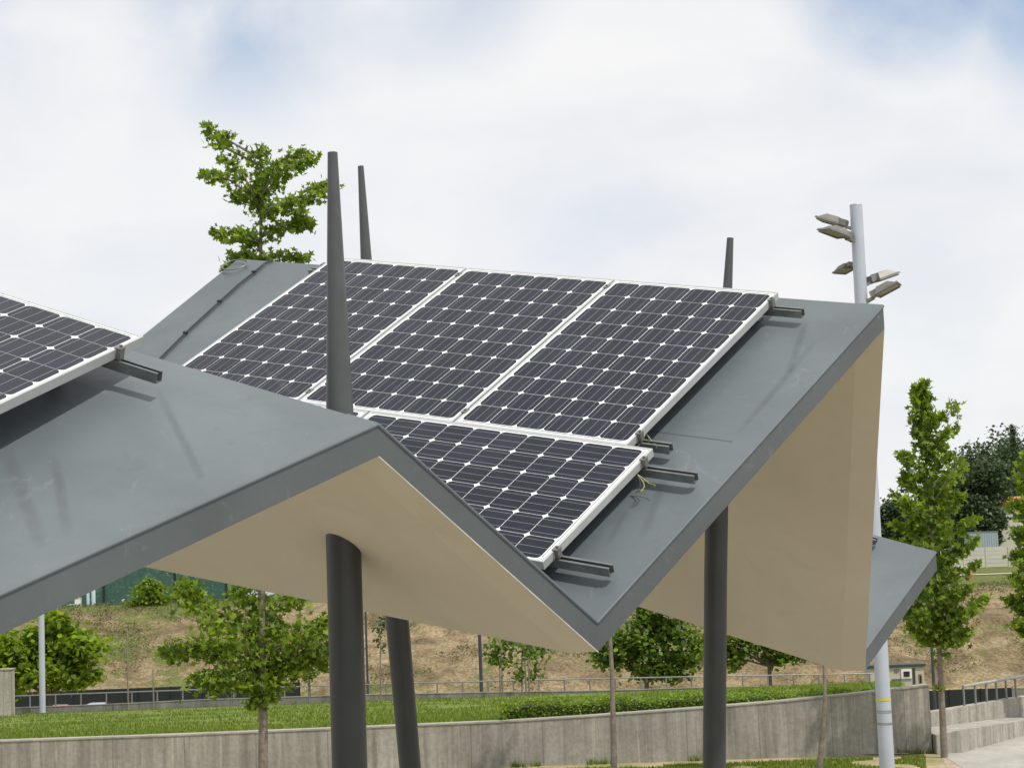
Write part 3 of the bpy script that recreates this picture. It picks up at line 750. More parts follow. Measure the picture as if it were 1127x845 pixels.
for v, u0, u1, lab in rails:
    a = O+U*u0+Vv*v-N*(FD+0.001); b_ = O+U*u1+Vv*v-N*(FD+0.001)
    rt, e, s = make_rail(a, b_, N, lab, (0.15, 1.2, 2.2, 3.0), -OFF-FD-0.042)
    # end clamps gripping the panel frames
    edge = 0.021 if v > -1.6 else 0.162
    m = MB(); p = O+U*(edge+0.010)+Vv*v
    m.box(p-N*0.018, (0.018, 0.030, 0.040), [U, Vv, N]); m.box(p-U*0.004+N*0.0065, (0.03, 0.035, 0.004), [U, Vv, N]); m.tube([p, p+N*0.018], 0.006, 6)
    m.build('clamp', M['bracket'], rt, True)
    if v > -1.6:
        for k in range(2):
            p = O+U*(-0.948-0.0265-k*1.0012)+Vv*v
            m = MB(); m.box(p+N*0.0045, (0.030, 0.04, 0.003), [U, Vv, N]); m.tube([p, p+N*0.012], 0.006, 6); m.build('clamp', M['bracket'], rt, True)
        if v > -1:
            p = O+U*(-2.97-0.014)+Vv*v; m = MB(); m.box(p-N*0.018, (0.018, 0.030, 0.040), [U, Vv, N]); m.build('clamp', M['bracket'], rt, True)
eE = (P4-P5)/np.linalg.norm(P4-P5); nEu = nE_ if nE_[2] > 0 else -nE_
pe = on_plane(962, 592, P4+nEu*0.07, nEu); uE = -d5
make_rail(pe-uE*1.6, pe+uE*0.02, nEu, 'rail end on the small roof slope at the far side, beside the floodlight pole', (0.2, 1.0), 0.03)
# rails under the near array
for q, lab in ((-0.14, 'rail stub poking out at the top corner of the near solar panel'), (-1.3, 'rail stub under the far lower side of the near solar panel')):
    rbase = T+VA*q-NA*(FD+0.001)
    make_rail(rbase-UA*1.05, rbase+UA*0.205, NA, lab, (0.3, 0.8), max(0.02, hA-FD-0.042))
    m = MB(); p = T+UA*0.031+VA*q
    m.box(p-NA*0.018, (0.018, 0.030, 0.040), [UA, VA, NA]); m.box(p-UA*0.004+NA*0.0065, (0.03, 0.035, 0.004), [UA, VA, NA]); m.tube([p, p+NA*0.018], 0.006, 6)
    m.build('clamp', M['bracket'], [x for x in COL.objects if x.name.startswith('mounting_rail')][-1], True)
# loose cables at the panel joints
def loose(name, start, seed, label, n=3):
    r = np.random.default_rng(seed); root = empty(name, tuple(start), label, 'cable')
    for k in range(n):
        p = np.array(start, float); pts = [p.copy()]; a = r.uniform(0.0, 1.6)
        for i in range(9):
            a += r.normal(0.12, 0.12); st = 0.014
            p = p+U*st*math.cos(a)*0.9-Vv*st*math.sin(a)-N*st*(0.45 if i < 5 else -0.1); h = (p-CP) @ N
            if h < 0.006: p = p+N*(0.006-h)
            pts.append(p.copy())
        m = MB(); m.tube(pts, 0.0022, 5); m.build('wire', M['earth_wire'] if k % 2 == 0 else M['cable'], root, True)
loose('loose_cable', O+U*0.175+Vv*(-1.80)-N*0.03, 3, 'yellow and black wires drooping beside the landscape panel rail', 4)
loose('loose_cable', O+U*0.035+Vv*(-1.46)-N*0.02, 8, 'small loop of yellow wire beside the portrait panel corner clamp', 3)

# ================================================================= FLOODLIGHT POLE
YP = 28.0
pb = at(977.3, 862, YP); ptp = at(942, 226, YP)
PX, PY_ = (pb[0]+ptp[0])/2, YP
fp = empty('floodlight_pole', (pb[0], YP, 0), 'tall pale grey floodlight pole with a yellow band, rising behind the canopy corner', 'lamp post')
m = MB(); m.tube([(pb[0], YP, 0), (ptp[0], YP, ptp[2])], [8.3/F*YP, 7.0/F*YP], 24); m.build('pole', M['pole_white'], fp, True)
def on_pole(py):
    z0, z1 = 0.0, ptp[2]; q = at(960, py, YP); t = q[2]/z1; return np.array([pb[0]+(ptp[0]-pb[0])*t, YP, q[2]])
m = MB(); c = on_pole(769.5); m.tube([c-np.array([0, 0, .02]), c+np.array([0, 0, .02])], [8.4/F*YP, 8.4/F*YP], 24, False); m.build('band', M['yellow'], fp, True)
for py in (782, 784, 795.5, 797):
    m = MB(); c = on_pole(py); m.tube([c-np.array([0, 0, .004]), c+np.array([0, 0, .004])], [8.5/F*YP]*2, 24, False); m.build('strap', M['galv'], fp, True)
m = MB(); c = ptp; m.tube([c, c+np.array([0, 0, .012])], [7.2/F*YP, 6.6/F*YP], 24); m.build('cap', M['pole_white'], fp, True)
def flood(pole_pt, az, tilt, roll=0.0, scale=1.0, label=''):
    root = empty('floodlight', (0, 0, 0), label, 'floodlight', 'floodlights clamped round the pale pole')
    # local +X outwards from the pole, +Z up
    h = MB()
    def frus(x0, x1, w0, z0, X0, X1, w1, z1):
        h.add([(x0, -w0, z0), (x1, -w0, z0), (x1, w0, z0), (x0, w0, z0), (X0, -w1, z1), (X1, -w1, z1), (X1, w1, z1), (X0, w1, z1)], [(0, 3, 2, 1), (4, 5, 6, 7), (0, 1, 5, 4), (1, 2, 6, 5), (2, 3, 7, 6), (3, 0, 4, 7)])
    frus(0.16, 0.54, 0.175, 0.0, 0.17, 0.53, 0.168, 0.028)
    frus(0.18, 0.50, 0.15, 0.028, 0.22, 0.40, 0.10, 0.105)
    frus(0.09, 0.20, 0.085, 0.004, 0.10, 0.22, 0.075, 0.095)
    hs = h.build('housing', M['lamp_grey'], root)
    r_ = MB(); r_.box((0.345, 0.153, -0.010), (0.33, 0.014, 0.024)); r_.box((0.345, -0.153, -0.010), (0.33, 0.014, 0.024)); r_.box((0.187, 0, -0.010), (0.014, 0.29, 0.024)); r_.box((0.503, 0, -0.010), (0.014, 0.29, 0.024)); r_.build('rim', M['lamp_grey'], root)
    g = MB(); g.box((0.345, 0, -0.006), (0.30, 0.29, 0.008)); g.build('glass', M['lamp_glass'], root)
    a = MB(); a.box((0.055, 0.045, 0.0), (0.13, 0.008, 0.04)); a.box((0.055, -0.045, 0.0), (0.13, 0.008, 0.04)); a.box((0.02, 0, 0), (0.02, 0.10, 0.05)); a.tube([(0.10, -0.06, 0.0), (0.10, 0.06, 0.0)], 0.014, 8)
    a.build('bracket', M['bracket'], root)
    rot = Matrix.Rotation(az, 4, 'Z') @ Matrix.Rotation(-tilt, 4, 'Y') @ Matrix.Rotation(roll, 4, 'X')
    dirv = np.array([math.cos(az), math.sin(az), 0])
    root.matrix_world = Matrix.Translation(tuple(np.array(pole_pt)+dirv*0.075)) @ rot @ Matrix.Scale(scale, 4)
    return root
rad = math.radians
flood(on_pole(250.5), rad(155), rad(22), 0, label='topmost floodlight on the pale pole, reaching away with its outer end raised')
flood(on_pole(265), rad(205), rad(16), rad(-8), label='second floodlight from the top of the pale pole, its dark glass facing the viewer')
flood(on_pole(289.5), rad(122), rad(-12), 0, 0.72, label='middle floodlight of the pale pole, half hidden behind it')
flood(on_pole(313), rad(25), rad(18), 0, label='second lowest floodlight on the pale pole, pointing away with a flat back')
flood(on_pole(332), rad(-20), rad(24), rad(0), label='lowest floodlight on the pale pole, just above the canopy corner')

# other poles
yl = 74.2
z_ = lawn_z(at(46.8, 781, yl)[0], yl)
q0, q1 = at(46.9, 781, yl), at(45.3, 660, yl)
lp = empty('lamp_post', (q0[0], yl, z_), 'slim white lamp post standing at the far edge of the lawn', 'lamp post')
m = MB(); top = q1+(q1-q0)*1.3; m.tube([(q0[0], yl, z_-0.05), (top[0], yl, top[2])], [3.4/F*yl, 2.9/F*yl], 14); m.build('pole', M['pole_white'], lp, True)
m = MB(); m.box((top[0]+0.25, yl, top[2]), (0.75, 0.2, 0.09)); m.build('lamp_head', M['pole_white'], lp, True)
m = MB(); m.tube([(q0[0], yl, z_-0.05), (q0[0], yl, z_+0.05)], 0.2, 14); m.build('base_plate', M['galv'], lp, True)
def blue_post(px, py, w, y, label, h=8.3):
    b0 = at(px, py, y); zg = terrain(b0[0], y)
    r = empty('street_lamp', (b0[0], y, zg), label, 'street lamp', 'slim blue lamp posts behind the lawn')
    m = MB(); m.tube([(b0[0], y, zg-0.05), (b0[0], y, zg+h)], [w/2/F*y, w/2/F*y*0.8], 10); m.build('pole', M['blue_post'], r, True)
    m = MB(); m.box((b0[0], y-0.35, zg+h), (0.22, 0.9, 0.1)); m.build('lamp_head', M['galv'], r, True)
blue_post(405, 765, 2.6, 118, 'thin dark blue lamp post between the two dark canopy posts')
blue_post(530, 762, 4.2, 112, 'thicker dark blue lamp post in front of the bare bank, under the folded roof')
blue_post(1028, 757, 3.6, 112, 'dark blue lamp post beside the trunk of the tall star-leaved tree')
# pillar at far left
pc = at(6, 781, 72.5); zt = at(6, 737, 72.5)[2]; zg = lawn_z(pc[0], 72.5)
pr = empty('concrete_pillar', (pc[0], 72.5, zg), 'square pale concrete pillar at the end of the lawn by the picture edge', 'pillar')
m = MB(); m.box((pc[0]-0.25, 72.5, (zt+zg)/2-0.05), (1.05, 0.6, zt-zg+0.1)); bevel(m.build('shaft', M['concrete_pale'], pr, True), 0.02)
m = MB(); m.box((pc[0]-0.25, 72.5, zt+0.03), (1.1, 0.65, 0.06)); bevel(m.build('cap', M['concrete_cap'], pr, True), 0.01)

# ================================================================= FAR FENCES, KIOSK, CARS
def panel_fence(name, pts, h, mat, label, step, post_mat, cat='fence'):
    root = empty(name, tuple(pts[0]), label, cat)
    pts = [np.array(p, float) for p in pts]
    for a, b_ in zip(pts[:-1], pts[1:]):
        L = np.linalg.norm((b_-a)[:2]); n = max(1, int(round(L/step)))
        m = MB(); e = (b_-a)/L; s = np.array([-e[1], e[0], 0])*0.02
        V = [a-s, b_-s, b_-s+[0, 0, h], a-s+[0, 0, h], a+s, b_+s, b_+s+[0, 0, h], a+s+[0, 0, h]]
        m.add(V, [(0, 1, 2, 3), (5, 4, 7, 6), (3, 2, 6, 7), (0, 3, 7, 4), (1, 5, 6, 2)]); m.build('screen', mat, root, True)
        for i in range(n+1):
            p = a+(b_-a)*i/n; m = MB(); m.tube([p-[0, 0.06, 0], p+[0, -0.06, h+0.05]], 0.04, 6); m.build('post', post_mat, root, True)
def zf(px, py, y): p = at(px, py, y); return p
fa = at(10, 762, 180); fb = at(330, 753.5, 180)
panel_fence('screened_fence', [(fa[0], 180, valley(fa[0])), (fb[0], 180, valley(fb[0]))], fa[2]-valley(fa[0]), M['dark_mesh'], 'long dark green screened fence behind the parked cars', 3.0, M['dark_mesh'])
fa = at(1010, 760, 140); fb = at(1114, 757, 140)
zb = terrain(fa[0], 140)
panel_fence('dark_fence', [(fa[0], 140, zb), (fb[0], 140, zb)], fa[2]-zb, M['dark_mesh'], 'dark slatted fence seen above the ramp wall behind the handrail', 2.6, M['dark_mesh'])
# pale utility box at its end
ub = at(1121.5, 765, 139); zt = at(1121, 757.5, 139)[2]; zg = terrain(ub[0], 139)
r = empty('utility_cabinet', (ub[0], 139, zg), 'small pale cabinet at the end of the dark fence', 'cabinet')
m = MB(); m.box((ub[0], 139, (zt+zg)/2), (0.85, 0.6, zt-zg)); bevel(m.build('cabinet_body', M['concrete_cap'], r, True), 0.02)
m = MB(); m.box((ub[0], 139, zt+0.03), (0.95, 0.7, 0.06)); m.build('cabinet_roof', M['lamp_grey'], r, True)
m = MB(); m.box((ub[0], 138.69, (zt+zg)/2), (0.7, 0.03, (zt-zg)*0.85)); m.build('door', M['lamp_grey'], r, True)

# kiosk
yk = 168.0
k0 = at(957, 757, yk); k1_ = at(1018, 757, yk); kt = at(990, 733.5, yk)[2]; zg = valley(k0[0])
cream = simple('cream_panel', (0.50, 0.47, 0.33), 0.7, 0, 0.06, 1)
dgreen = simple('dark_green_trim', (0.03, 0.06, 0.045), 0.6)
signblue = simple('blue_sign', (0.05, 0.08, 0.2), 0.5)
white = simple('white_paint', (0.78, 0.78, 0.76), 0.5, 0, 0.03)
glass = simple('dark_window', (0.015, 0.018, 0.022), 0.12, 0, 0.1)
ks_ = empty('site_cabin', (k0[0], yk, zg), 'cream flat-roofed cabin with green trim and a white framed window, behind the curved wall', 'cabin')
x0, x1 = k0[0], k1_[0]; dep = 2.5
m = MB(); m.box(((x0+x1)/2, yk+dep/2, (zg+kt)/2), (x1-x0, dep, kt-zg)); m.build('wall', cream, ks_, True)
m = MB(); m.box(((x0+x1)/2, yk+dep/2, kt+0.09), (x1-x0+0.3, dep+0.3, 0.2)); m.build('roof', dgreen, ks_, True)
def kpx(px, py): return at(px, py, yk)
wi = empty('window', (0, 0, 0), None, None); wi.parent = ks_
COL.objects.unlink(wi); D.objects.remove(wi)
def rect(name, pa, pb2, yy, th, mat, par):
    a, b2 = kpx(*pa), kpx(*pb2); m = MB(); m.box(((a[0]+b2[0])/2, yy, (a[2]+b2[2])/2), (abs(b2[0]-a[0]), th, abs(a[2]-b2[2]))); return m.build(name, mat, par, True)
def sub(o, par):  # re-parent keeping place (par has no transform of its own)
    return o
w1 = rect('window', (991.5, 736), (1003.5, 746), yk-0.06, 0.10, white, ks_)
o = rect('pane', (994, 738.5), (1001, 744), yk-0.13, 0.04, glass, ks_); o.parent = w1
rect('door', (1004, 734.8), (1008, 757), yk-0.03, 0.06, dgreen, ks_)
rect('sign', (981.5, 747), (991.5, 751), yk-0.04, 0.05, signblue, ks_)
w2 = rect('window', (1011, 741.5), (1015, 752), yk-0.03, 0.06, simple('brown_frame', (0.2, 0.15, 0.1)), ks_)
o = rect('pane', (1012, 743), (1014, 751), yk-0.07, 0.03, glass, ks_); o.parent = w2
rect('vent', (984, 736), (989, 739), yk-0.04, 0.05, M['lamp_grey'], ks_)

# cars
def car(px, y, colr, label, rz=0.0):
    p = at(px, 772, y); zg = valley(p[0])+0.03
    paint = simple('car_paint', colr, 0.25, 0.2, 0.02)
    r = empty('parked_car', (p[0], y, zg), label, 'car', 'cars parked on the sunken road', rz)
    # length along local y (seen end on), width 1.75
    prof = [(-2.1, .35), (-2.12, .62), (-2.0, .86), (-1.25, .98), (-0.6, 1.42), (0.9, 1.47), (1.6, 1.05), (2.05, .92), (2.1, .6), (2.08, .35)]
    V = []; n = len(prof)
    for sx, k in ((-1, 1), (-0.5, 1.012), (0.5, 1.012), (1, 1)):
        for (yy, zz) in prof:
            w = 0.88-(0.19 if zz > 1.2 else 0.0); V.append((sx*w, yy, zz*(k if zz > 1 else 1)))
    Fc = [(i*n+j, i*n+j+1, (i+1)*n+j+1, (i+1)*n+j) for i in range(3) for j in range(n-1)]+[(i*n+n-1, i*n, (i+1)*n, (i+1)*n+n-1) for i in range(3)]
    Fc += [tuple(range(n))[::-1], tuple(range(3*n, 4*n))]
    bo = mesh_obj('body', V, Fc, paint, r, True); bevel(bo, 0.05, 2)
    m = MB(); m.add([(-.68, -1.20, 1.03), (.68, -1.20, 1.03), (.62, -.66, 1.38), (-.62, -.66, 1.38)], [(0, 1, 2, 3)]); mm = m.build('windscreen', glass, r); mm.location = (0, -0.02, 0.02)
    for sx in (-1, 1):
        m = MB(); x = sx*0.885
        m.add([(x, -1.05, 1.0), (x, 1.3, 1.02), (sx*.74, .85, 1.38), (sx*.74, -.5, 1.36)], [(0, 1, 2, 3)]); m.build('side_window', glass, r)
        for yy in (-1.35, 1.35):
            m = MB(); m.tube([(sx*0.68, yy, .31), (sx*0.9, yy, .31)], 0.31, 14); wh = m.build('wheel', M['cable'], r)
            m = MB(); m.tube([(sx*0.895, yy, .31), (sx*0.91, yy, .31)], 0.17, 10); m.build('rim', M['alu'], wh)
        m = MB(); m.box((sx*0.62, -2.1, .68), (.3, .06, .13)); m.build('headlight', white, r)
car(63.5, 165, (0.30, 0.10, 0.11), 'faded red parked car, only its roof showing above the low wall')
car(105.5, 166, (0.42, 0.45, 0.58), 'pale blue-grey parked car, only its roof showing above the low wall')
car(24, 163, (0.05, 0.055, 0.06), 'dark parked car between the concrete pillar and the white lamp post')

# green ball-stop net above the embankment
def net_mat():
    m, nt, b = new_mat('green_net')
    b.inputs['Base Color'].default_value = (0.10, 0.22, 0.19, 1); b.inputs['Roughness'].default_value = 0.9
    tr = nt.nodes.new('ShaderNodeBsdfTransparent'); ms = nt.nodes.new('ShaderNodeMixShader'); ms.inputs[0].default_value = 0.48
    nt.links.new(tr.outputs[0], ms.inputs[1]); nt.links.new(b.outputs[0], ms.inputs[2])
    out = [n for n in nt.nodes if n.type == 'OUTPUT_MATERIAL'][0]; nt.links.new(ms.outputs[0], out.inputs['Surface'])
    return m
M['net'] = net_mat()
yn = 222.0
nr = empty('netting_fence', (at(60, 668, yn)[0], yn, 2.75), 'tall green netting fence along the top of the earth bank', 'fence')
na, nb = at(-120, 668, yn)[0], at(330, 660, yn)[0]
m = MB(); m.add([(na, yn, 2.5), (nb, yn, 2.5), (nb, yn, 8.6), (na, yn, 8.6)], [(0, 1, 2, 3)]); m.build('net', M['net'], nr, True)
for px in (-60, 0, 60, 115, 193.5, 250, 310):
    x = at(px, 665, yn)[0]; m = MB(); m.tube([(x, yn-.1, 2.3), (x, yn-.1, 8.7)], 0.10, 6); m.build('post', M['dark_mesh'], nr, True)
m = MB(); m.tube([(na, yn-.1, 8.6), (nb, yn-.1, 8.6)], 0.05, 5); m.build('top_wire', M['dark_mesh'], nr, True)
# goal
yg = 300.0
ga, gb = at(194.5, 664.5, yg), at(208.5, 654, yg)
g = empty('football_goal', (ga[0], yg, terrain(ga[0], yg)), 'small white football goal on the field behind the netting', 'goal')
zgd = terrain(ga[0], yg); w_, h_ = abs(gb[0]-ga[0]), gb[2]-zgd
m = MB(); m.tube([(ga[0], yg, zgd), (ga[0], yg, zgd+h_), (gb[0], yg, zgd+h_), (gb[0], yg, zgd)], 0.11, 6); m.build('goal_frame', white, g, True)
m = MB(); m.tube([(ga[0], yg+1, zgd), (gb[0], yg+1, zgd)], 0.05, 5); m.tube([(ga[0], yg, zgd+h_), (ga[0], yg+1, zgd)], 0.04, 5); m.tube([(gb[0], yg, zgd+h_), (gb[0], yg+1, zgd)], 0.04, 5); m.build('net_stay', white, g, True)
# pale tanks / bins at the left
for k, (px, w, hp, colr, nm, lab) in enumerate([(86, 6, 9, (0.75, 0.75, 0.72), 'storage_box', 'small white box standing behind the netting beside the pale drums'), (97, 3.5, 16, (0.42, 0.52, 0.58), 'water_tank', 'thin pale blue-grey tank beside the small white box'), (103, 4.5, 19, (0.45, 0.55, 0.6), 'water_tank', 'wider pale blue-grey tank beside the thin one')]):
    y = 219.0; p = at(px, 667, y); zt = at(px, 667-hp, y)[2]; zg = terrain(p[0], y)-0.2
    r = empty(nm, (p[0], y, zg), lab, nm.split('_')[1])
    mt = simple('pale_tank', colr, 0.5)
    if nm == 'storage_box':
        m = MB(); m.box((p[0], y, (zg+zt)/2), (w/F*y, 0.8, zt-zg)); bevel(m.build('box_body', mt, r, True), 0.04); m = MB(); m.box((p[0], y, zt+.03), (w/F*y*1.1, .9, .06)); m.build('lid', mt, r, True)
    else:
        rr = w/2/F*y; m = MB(); m.tube([(p[0], y, zg), (p[0], y, zt-.15), (p[0], y, zt)], [rr, rr, rr*.7], 16); m.build('tank_body', mt, r, True); m = MB(); m.tube([(p[0], y, zt), (p[0], y, zt+.06)], rr*.3, 10); m.build('lid', mt, r, True)
# right: pale fence, container, orange bin, house
yf = 262.0
fa = at(1036, 617, yf); fb = at(1160, 614.5, yf)
zg = terrain(fa[0], yf)
pf = simple('pale_fence_panel', (0.52, 0.50, 0.44), 0.8, 0, 0.1, 0.6)
root = empty('pale_fence', (fa[0], yf, zg), 'pale horizontal board fence along the far field below the grey container', 'fence')
hh = at(1080, 602, yf)[2]-zg
for r_i in range(5):
    m = MB(); z0 = zg+0.05+r_i*(hh-.05)/5; m.box(((fa[0]+fb[0])/2, yf, z0+(hh-.05)/10), (fb[0]-fa[0], 0.06, (hh-.05)/5-0.05)); m.build('board', pf, root, True)
for k in range(6):
    x = fa[0]+(fb[0]-fa[0])*k/5; m = MB(); m.box((x, yf-.08, zg+hh/2), (0.16, 0.1, hh+.05)); m.build('post', pf, root, True)
yc = 270.0
ca, cb = at(1066, 604, yc), at(1098, 585, yc); zg = terrain(ca[0], yc)
cg = simple('blue_grey_sheet', (0.34, 0.40, 0.45), 0.5, 0.1, 0.05, 1)
r = empty('storage_container', ((ca[0]+cb[0])/2, yc, zg), 'pale blue-grey metal container standing behind the pale board fence', 'container')
m = MB(); wc = cb[0]-ca[0]; m.box(((ca[0]+cb[0])/2, yc+1.2, (zg+cb[2])/2), (wc, 2.4, cb[2]-zg)); m.build('container_body', cg, r, True)
for k in range(9):
    m2 = None
m = MB()
for k in range(13): m.box((ca[0]+wc*(k+.5)/13, yc-0.03, (zg+cb[2])/2), (wc/26, 0.06, cb[2]-zg-.3))
m.build('corrugation', cg, r, True)
m = MB(); m.box(((ca[0]+cb[0])/2, yc+1.2, cb[2]+.06), (wc+.15, 2.55, .12)); m.build('container_roof', M['galv'], r, True)
# small shed beside it
sa = at(1050, 604, yc); st_ = at(1056, 598, yc); zg = terrain(sa[0], yc)
r = empty('tool_shed', (sa[0], yc, zg), 'tiny grey shed between the tall tree and the grey container', 'shed')
m = MB(); m.box((sa[0]+.5, yc+.6, (zg+st_[2])/2), (1.3, 1.2, st_[2]-zg)); m.build('wall', cg, r, True)
m = MB(); m.box((sa[0]+.5, yc+.6, st_[2]+.05), (1.5, 1.4, .1)); m.build('roof', M['galv'], r, True)
# orange litter bin
yo = 232.0; oa = at(1068, 641, yo); zg = terrain(oa[0], yo); zt = at(1068, 630.5, yo)[2]
orange = simple('orange_plastic', (0.62, 0.20, 0.04), 0.5)
r = empty('litter_bin', (oa[0], yo, zg), 'orange bin on the grass at the top of the sandy bank', 'bin')
m = MB(); m.tube([(oa[0], yo, zg-.1), (oa[0], yo, zt-.2), (oa[0], yo, zt-.1)], [.32, .38, .36], 12); m.build('bin_body', orange, r, True)
m = MB(); m.tube([(oa[0], yo, zt-.1), (oa[0], yo, zt)], [.36, .2], 12); m.build('lid', orange, r, True)
# white line on the far pitch
wl = [at(1045, 629.5, 240), at(1140, 626.5, 240)]
V = [(wl[0][0], 239.5, terrain(wl[0][0], 239.5)+.12), (wl[1][0], 239.5, terrain(wl[1][0], 239.5)+.12), (wl[1][0], 240.6, terrain(wl[1][0], 240.6)+.12), (wl[0][0], 240.6, terrain(wl[0][0], 240.6)+.12)]
mesh_obj('path', V, [(0, 1, 2, 3)], white)['kind'] = 'structure'
# house with orange roof
yh = 286.0; ha = at(1094, 575, yh); hb = at(1150, 575, yh); ze = at(1100, 557, yh)[2]; zr = at(1100, 545.5, yh)[2]; zg = terrain(ha[0], yh)
tile = simple('orange_tile', (0.42, 0.17, 0.08), 0.8, 0, 0.2, 1); hw = simple('pale_render', (0.6, 0.57, 0.5), 0.8)
r = empty('house', (ha[0], yh, zg), 'house with a low orange tiled roof among the dark trees on the skyline', 'house')
m = MB(); m.box(((ha[0]+hb[0])/2, yh+4, (zg+ze)/2), (hb[0]-ha[0]-1, 8, ze-zg)); wh = m.build('wall', hw, r, True)
m = MB(); X0, X1 = ha[0]-.4, hb[0]+.4; m.add([(X0, yh-.5, ze), (X1, yh-.5, ze), (X1, yh+8.5, ze), (X0, yh+8.5, ze), (X0+2, yh+4, zr), (X1-2, yh+4, zr)], [(0, 1, 5, 4), (1, 2, 5), (2, 3, 4, 5), (3, 0, 4), (3, 2, 1, 0)]); rf = m.build('roof', tile, r, True)
m = MB(); m.box((X0+3, yh+3.5, zr), (.6, .6, 1.0)); ch = m.build('chimney', hw, r, True)
for k in range(3):
    x = ha[0]+1.2+k*2.2; m = MB(); m.box((x, yh-.04, ze-1.6), (1.1, .1, 1.2)); m.build('window', glass, r, True)

# ================================================================= VEGETATION
STAR = []
for k in range(10):
    a_ = PI/2+k*2*PI/10; rr = 1.0 if k % 2 == 0 else 0.42
    if k in (4, 6): rr = 0.72
    STAR.append((math.cos(a_)*rr, math.sin(a_)*rr, 0))
STAR = np.array(STAR)
LOZ = np.array([(-0.5, 0, 0), (0, -0.32, 0), (0.55, 0, 0.08), (0, 0.32, 0)])
BLOB = np.array([(-0.6, -0.1, 0), (-0.15, -0.45, 0.05), (0.5, -0.3, 0), (0.62, 0.2, -0.08), (0.1, 0.5, 0.05), (-0.4, 0.35, 0)])
def leaves_mesh(name, pts, size, mat, parent, shape, seed=0, droop=0.5, flat=0.5):
    """pts Nx3 world; random orientation; one island per leaf"""
    r = np.random.default_rng(seed); n = len(pts); pts = np.array(pts)
    # leaf normal: mostly upward with spread, axis horizontal-ish drooping
    az = r.uniform(0, 2*PI, n); el = -droop+r.normal(0, 0.45, n)
    a = np.stack([np.cos(az)*np.cos(el), np.sin(az)*np.cos(el), np.sin(el)], 1)
    nn = np.stack([r.normal(0, 1-flat, n), r.normal(0, 1-flat, n), np.abs(r.normal(0.9, 0.35, n))], 1)
    nn -= a*np.sum(nn*a, 1, keepdims=True); nn /= np.linalg.norm(nn, axis=1, keepdims=True)+1e-9
    b_ = np.cross(nn, a); sz = size*r.uniform(0.65, 1.25, n)
    m_ = len(shape)
    sx, sy, sz_ = shape[:, 0], shape[:, 1], shape[:, 2]
    if shape is STAR: sx, sy = shape[:, 1]*-1.0, shape[:, 0]
    V = pts[:, None, :]+sz[:, None, None]*(sx[None, :, None]*a[:, None, :]+sy[None, :, None]*b_[:, None, :]+sz_[None, :, None]*nn[:, None, :])
    V = V.reshape(-1, 3)
    if parent is not None: V = V-np.array(parent.location)
    me = D.meshes.new(name); me.vertices.add(len(V)); me.vertices.foreach_set('co', V.ravel())
    me.loops.add(n*m_); me.loops.foreach_set('vertex_index', np.arange(n*m_, dtype=np.int32))
    me.polygons.add(n); me.polygons.foreach_set('loop_start', np.arange(0, n*m_, m_, dtype=np.int32)); me.polygons.foreach_set('loop_total', np.full(n, m_, dtype=np.int32))
    me.update(); me.validate(); me.materials.append(mat)
    o = D.objects.new(name, me); COL.objects.link(o)
    if parent is not None: o.parent = parent
    return o
def branch_leaves(r, path, n, spread, hang=0.3):
    path = np.array(path); k = len(path)-1; out = []
    for _ in range(n):
        t = r.random()**0.8*k; i = min(int(t), k-1); p = path[i]+(path[i+1]-path[i])*(t-i)
        s = spread*(0.55+0.6*math.sin(PI*min(1, (t/k)*0.9+0.12)))
        out.append(p+np.array([r.normal(0, s), r.normal(0, s), r.normal(-hang*s, s*0.6)]))
    return out

def pix_tree(name, label, trunk_px, Y, rtr, branches, leaf, size, mat, seed, bark='bark', shape=STAR, zbase=0.0, generic=None, group=None, cat='tree', droop=0.75):
    """trunk_px: list of (px,py) from base to top at depth Y; branches: list of (from_py, [(px,py,dy)...], n leaves, spread)"""
    r = np.random.default_rng(seed)
    tp = [at(px, py, Y) for px, py in trunk_px]; tp[0][2] = zbase-0.05
    root = empty(name, (tp[0][0], Y, zbase), label, cat, group)
    m = MB(); n = len(tp); m.tube(tp, [rtr*(1-0.88*i/(n-1)) for i in range(n)], 10)
    pts = []
    def trunk_at(py):
        for (p, q), (a, b_) in zip(zip(trunk_px[:-1], trunk_px[1:]), zip(tp[:-1], tp[1:])):
            if q[1] <= py <= p[1]: t = (p[1]-py)/(p[1]-q[1]+1e-9); return a+(b_-a)*t
        return tp[-1]
    for fy, ends, nl, sp_ in branches:
        st = trunk_at(fy); path = [st]+[at(px, py, Y)+np.array([0, dy, 0]) for px, py, dy in ends]
        m.tube(path, [rtr*0.28*(1-0.8*i/(len(path)-1)) for i in range(len(path))], 6)
        pts += branch_leaves(r, path, int(nl*(1.35 if Y < 30 else 1)), sp_)
    if generic:
        for (zlo, zhi, reach, count, per, sp_) in generic:
            for k in range(count):
                t = (k+r.random())/count; z = zlo+(zhi-zlo)*t; az = k*2.4+r.normal(0, .3)
                base = np.array([np.interp(z, [q[2] for q in tp], [q[0] for q in tp]), Y, z])
                L = reach(t)*r.uniform(0.75, 1.15)
                d = np.array([math.cos(az), math.sin(az), 0.45])
                path = [base, base+d*L*0.5+[0, 0, -0.02*L], base+d*L*np.array([1, 1, 0.75])]
                m.tube(path, [rtr*0.3, rtr*0.16, rtr*0.05], 5)
                pts += branch_leaves(r, path, per, sp_)
    m.build('trunk', M[bark], root, True)
    if pts: leaves_mesh('crown', pts, size, mat, root, shape, seed+1, droop, 0.45)
    return root

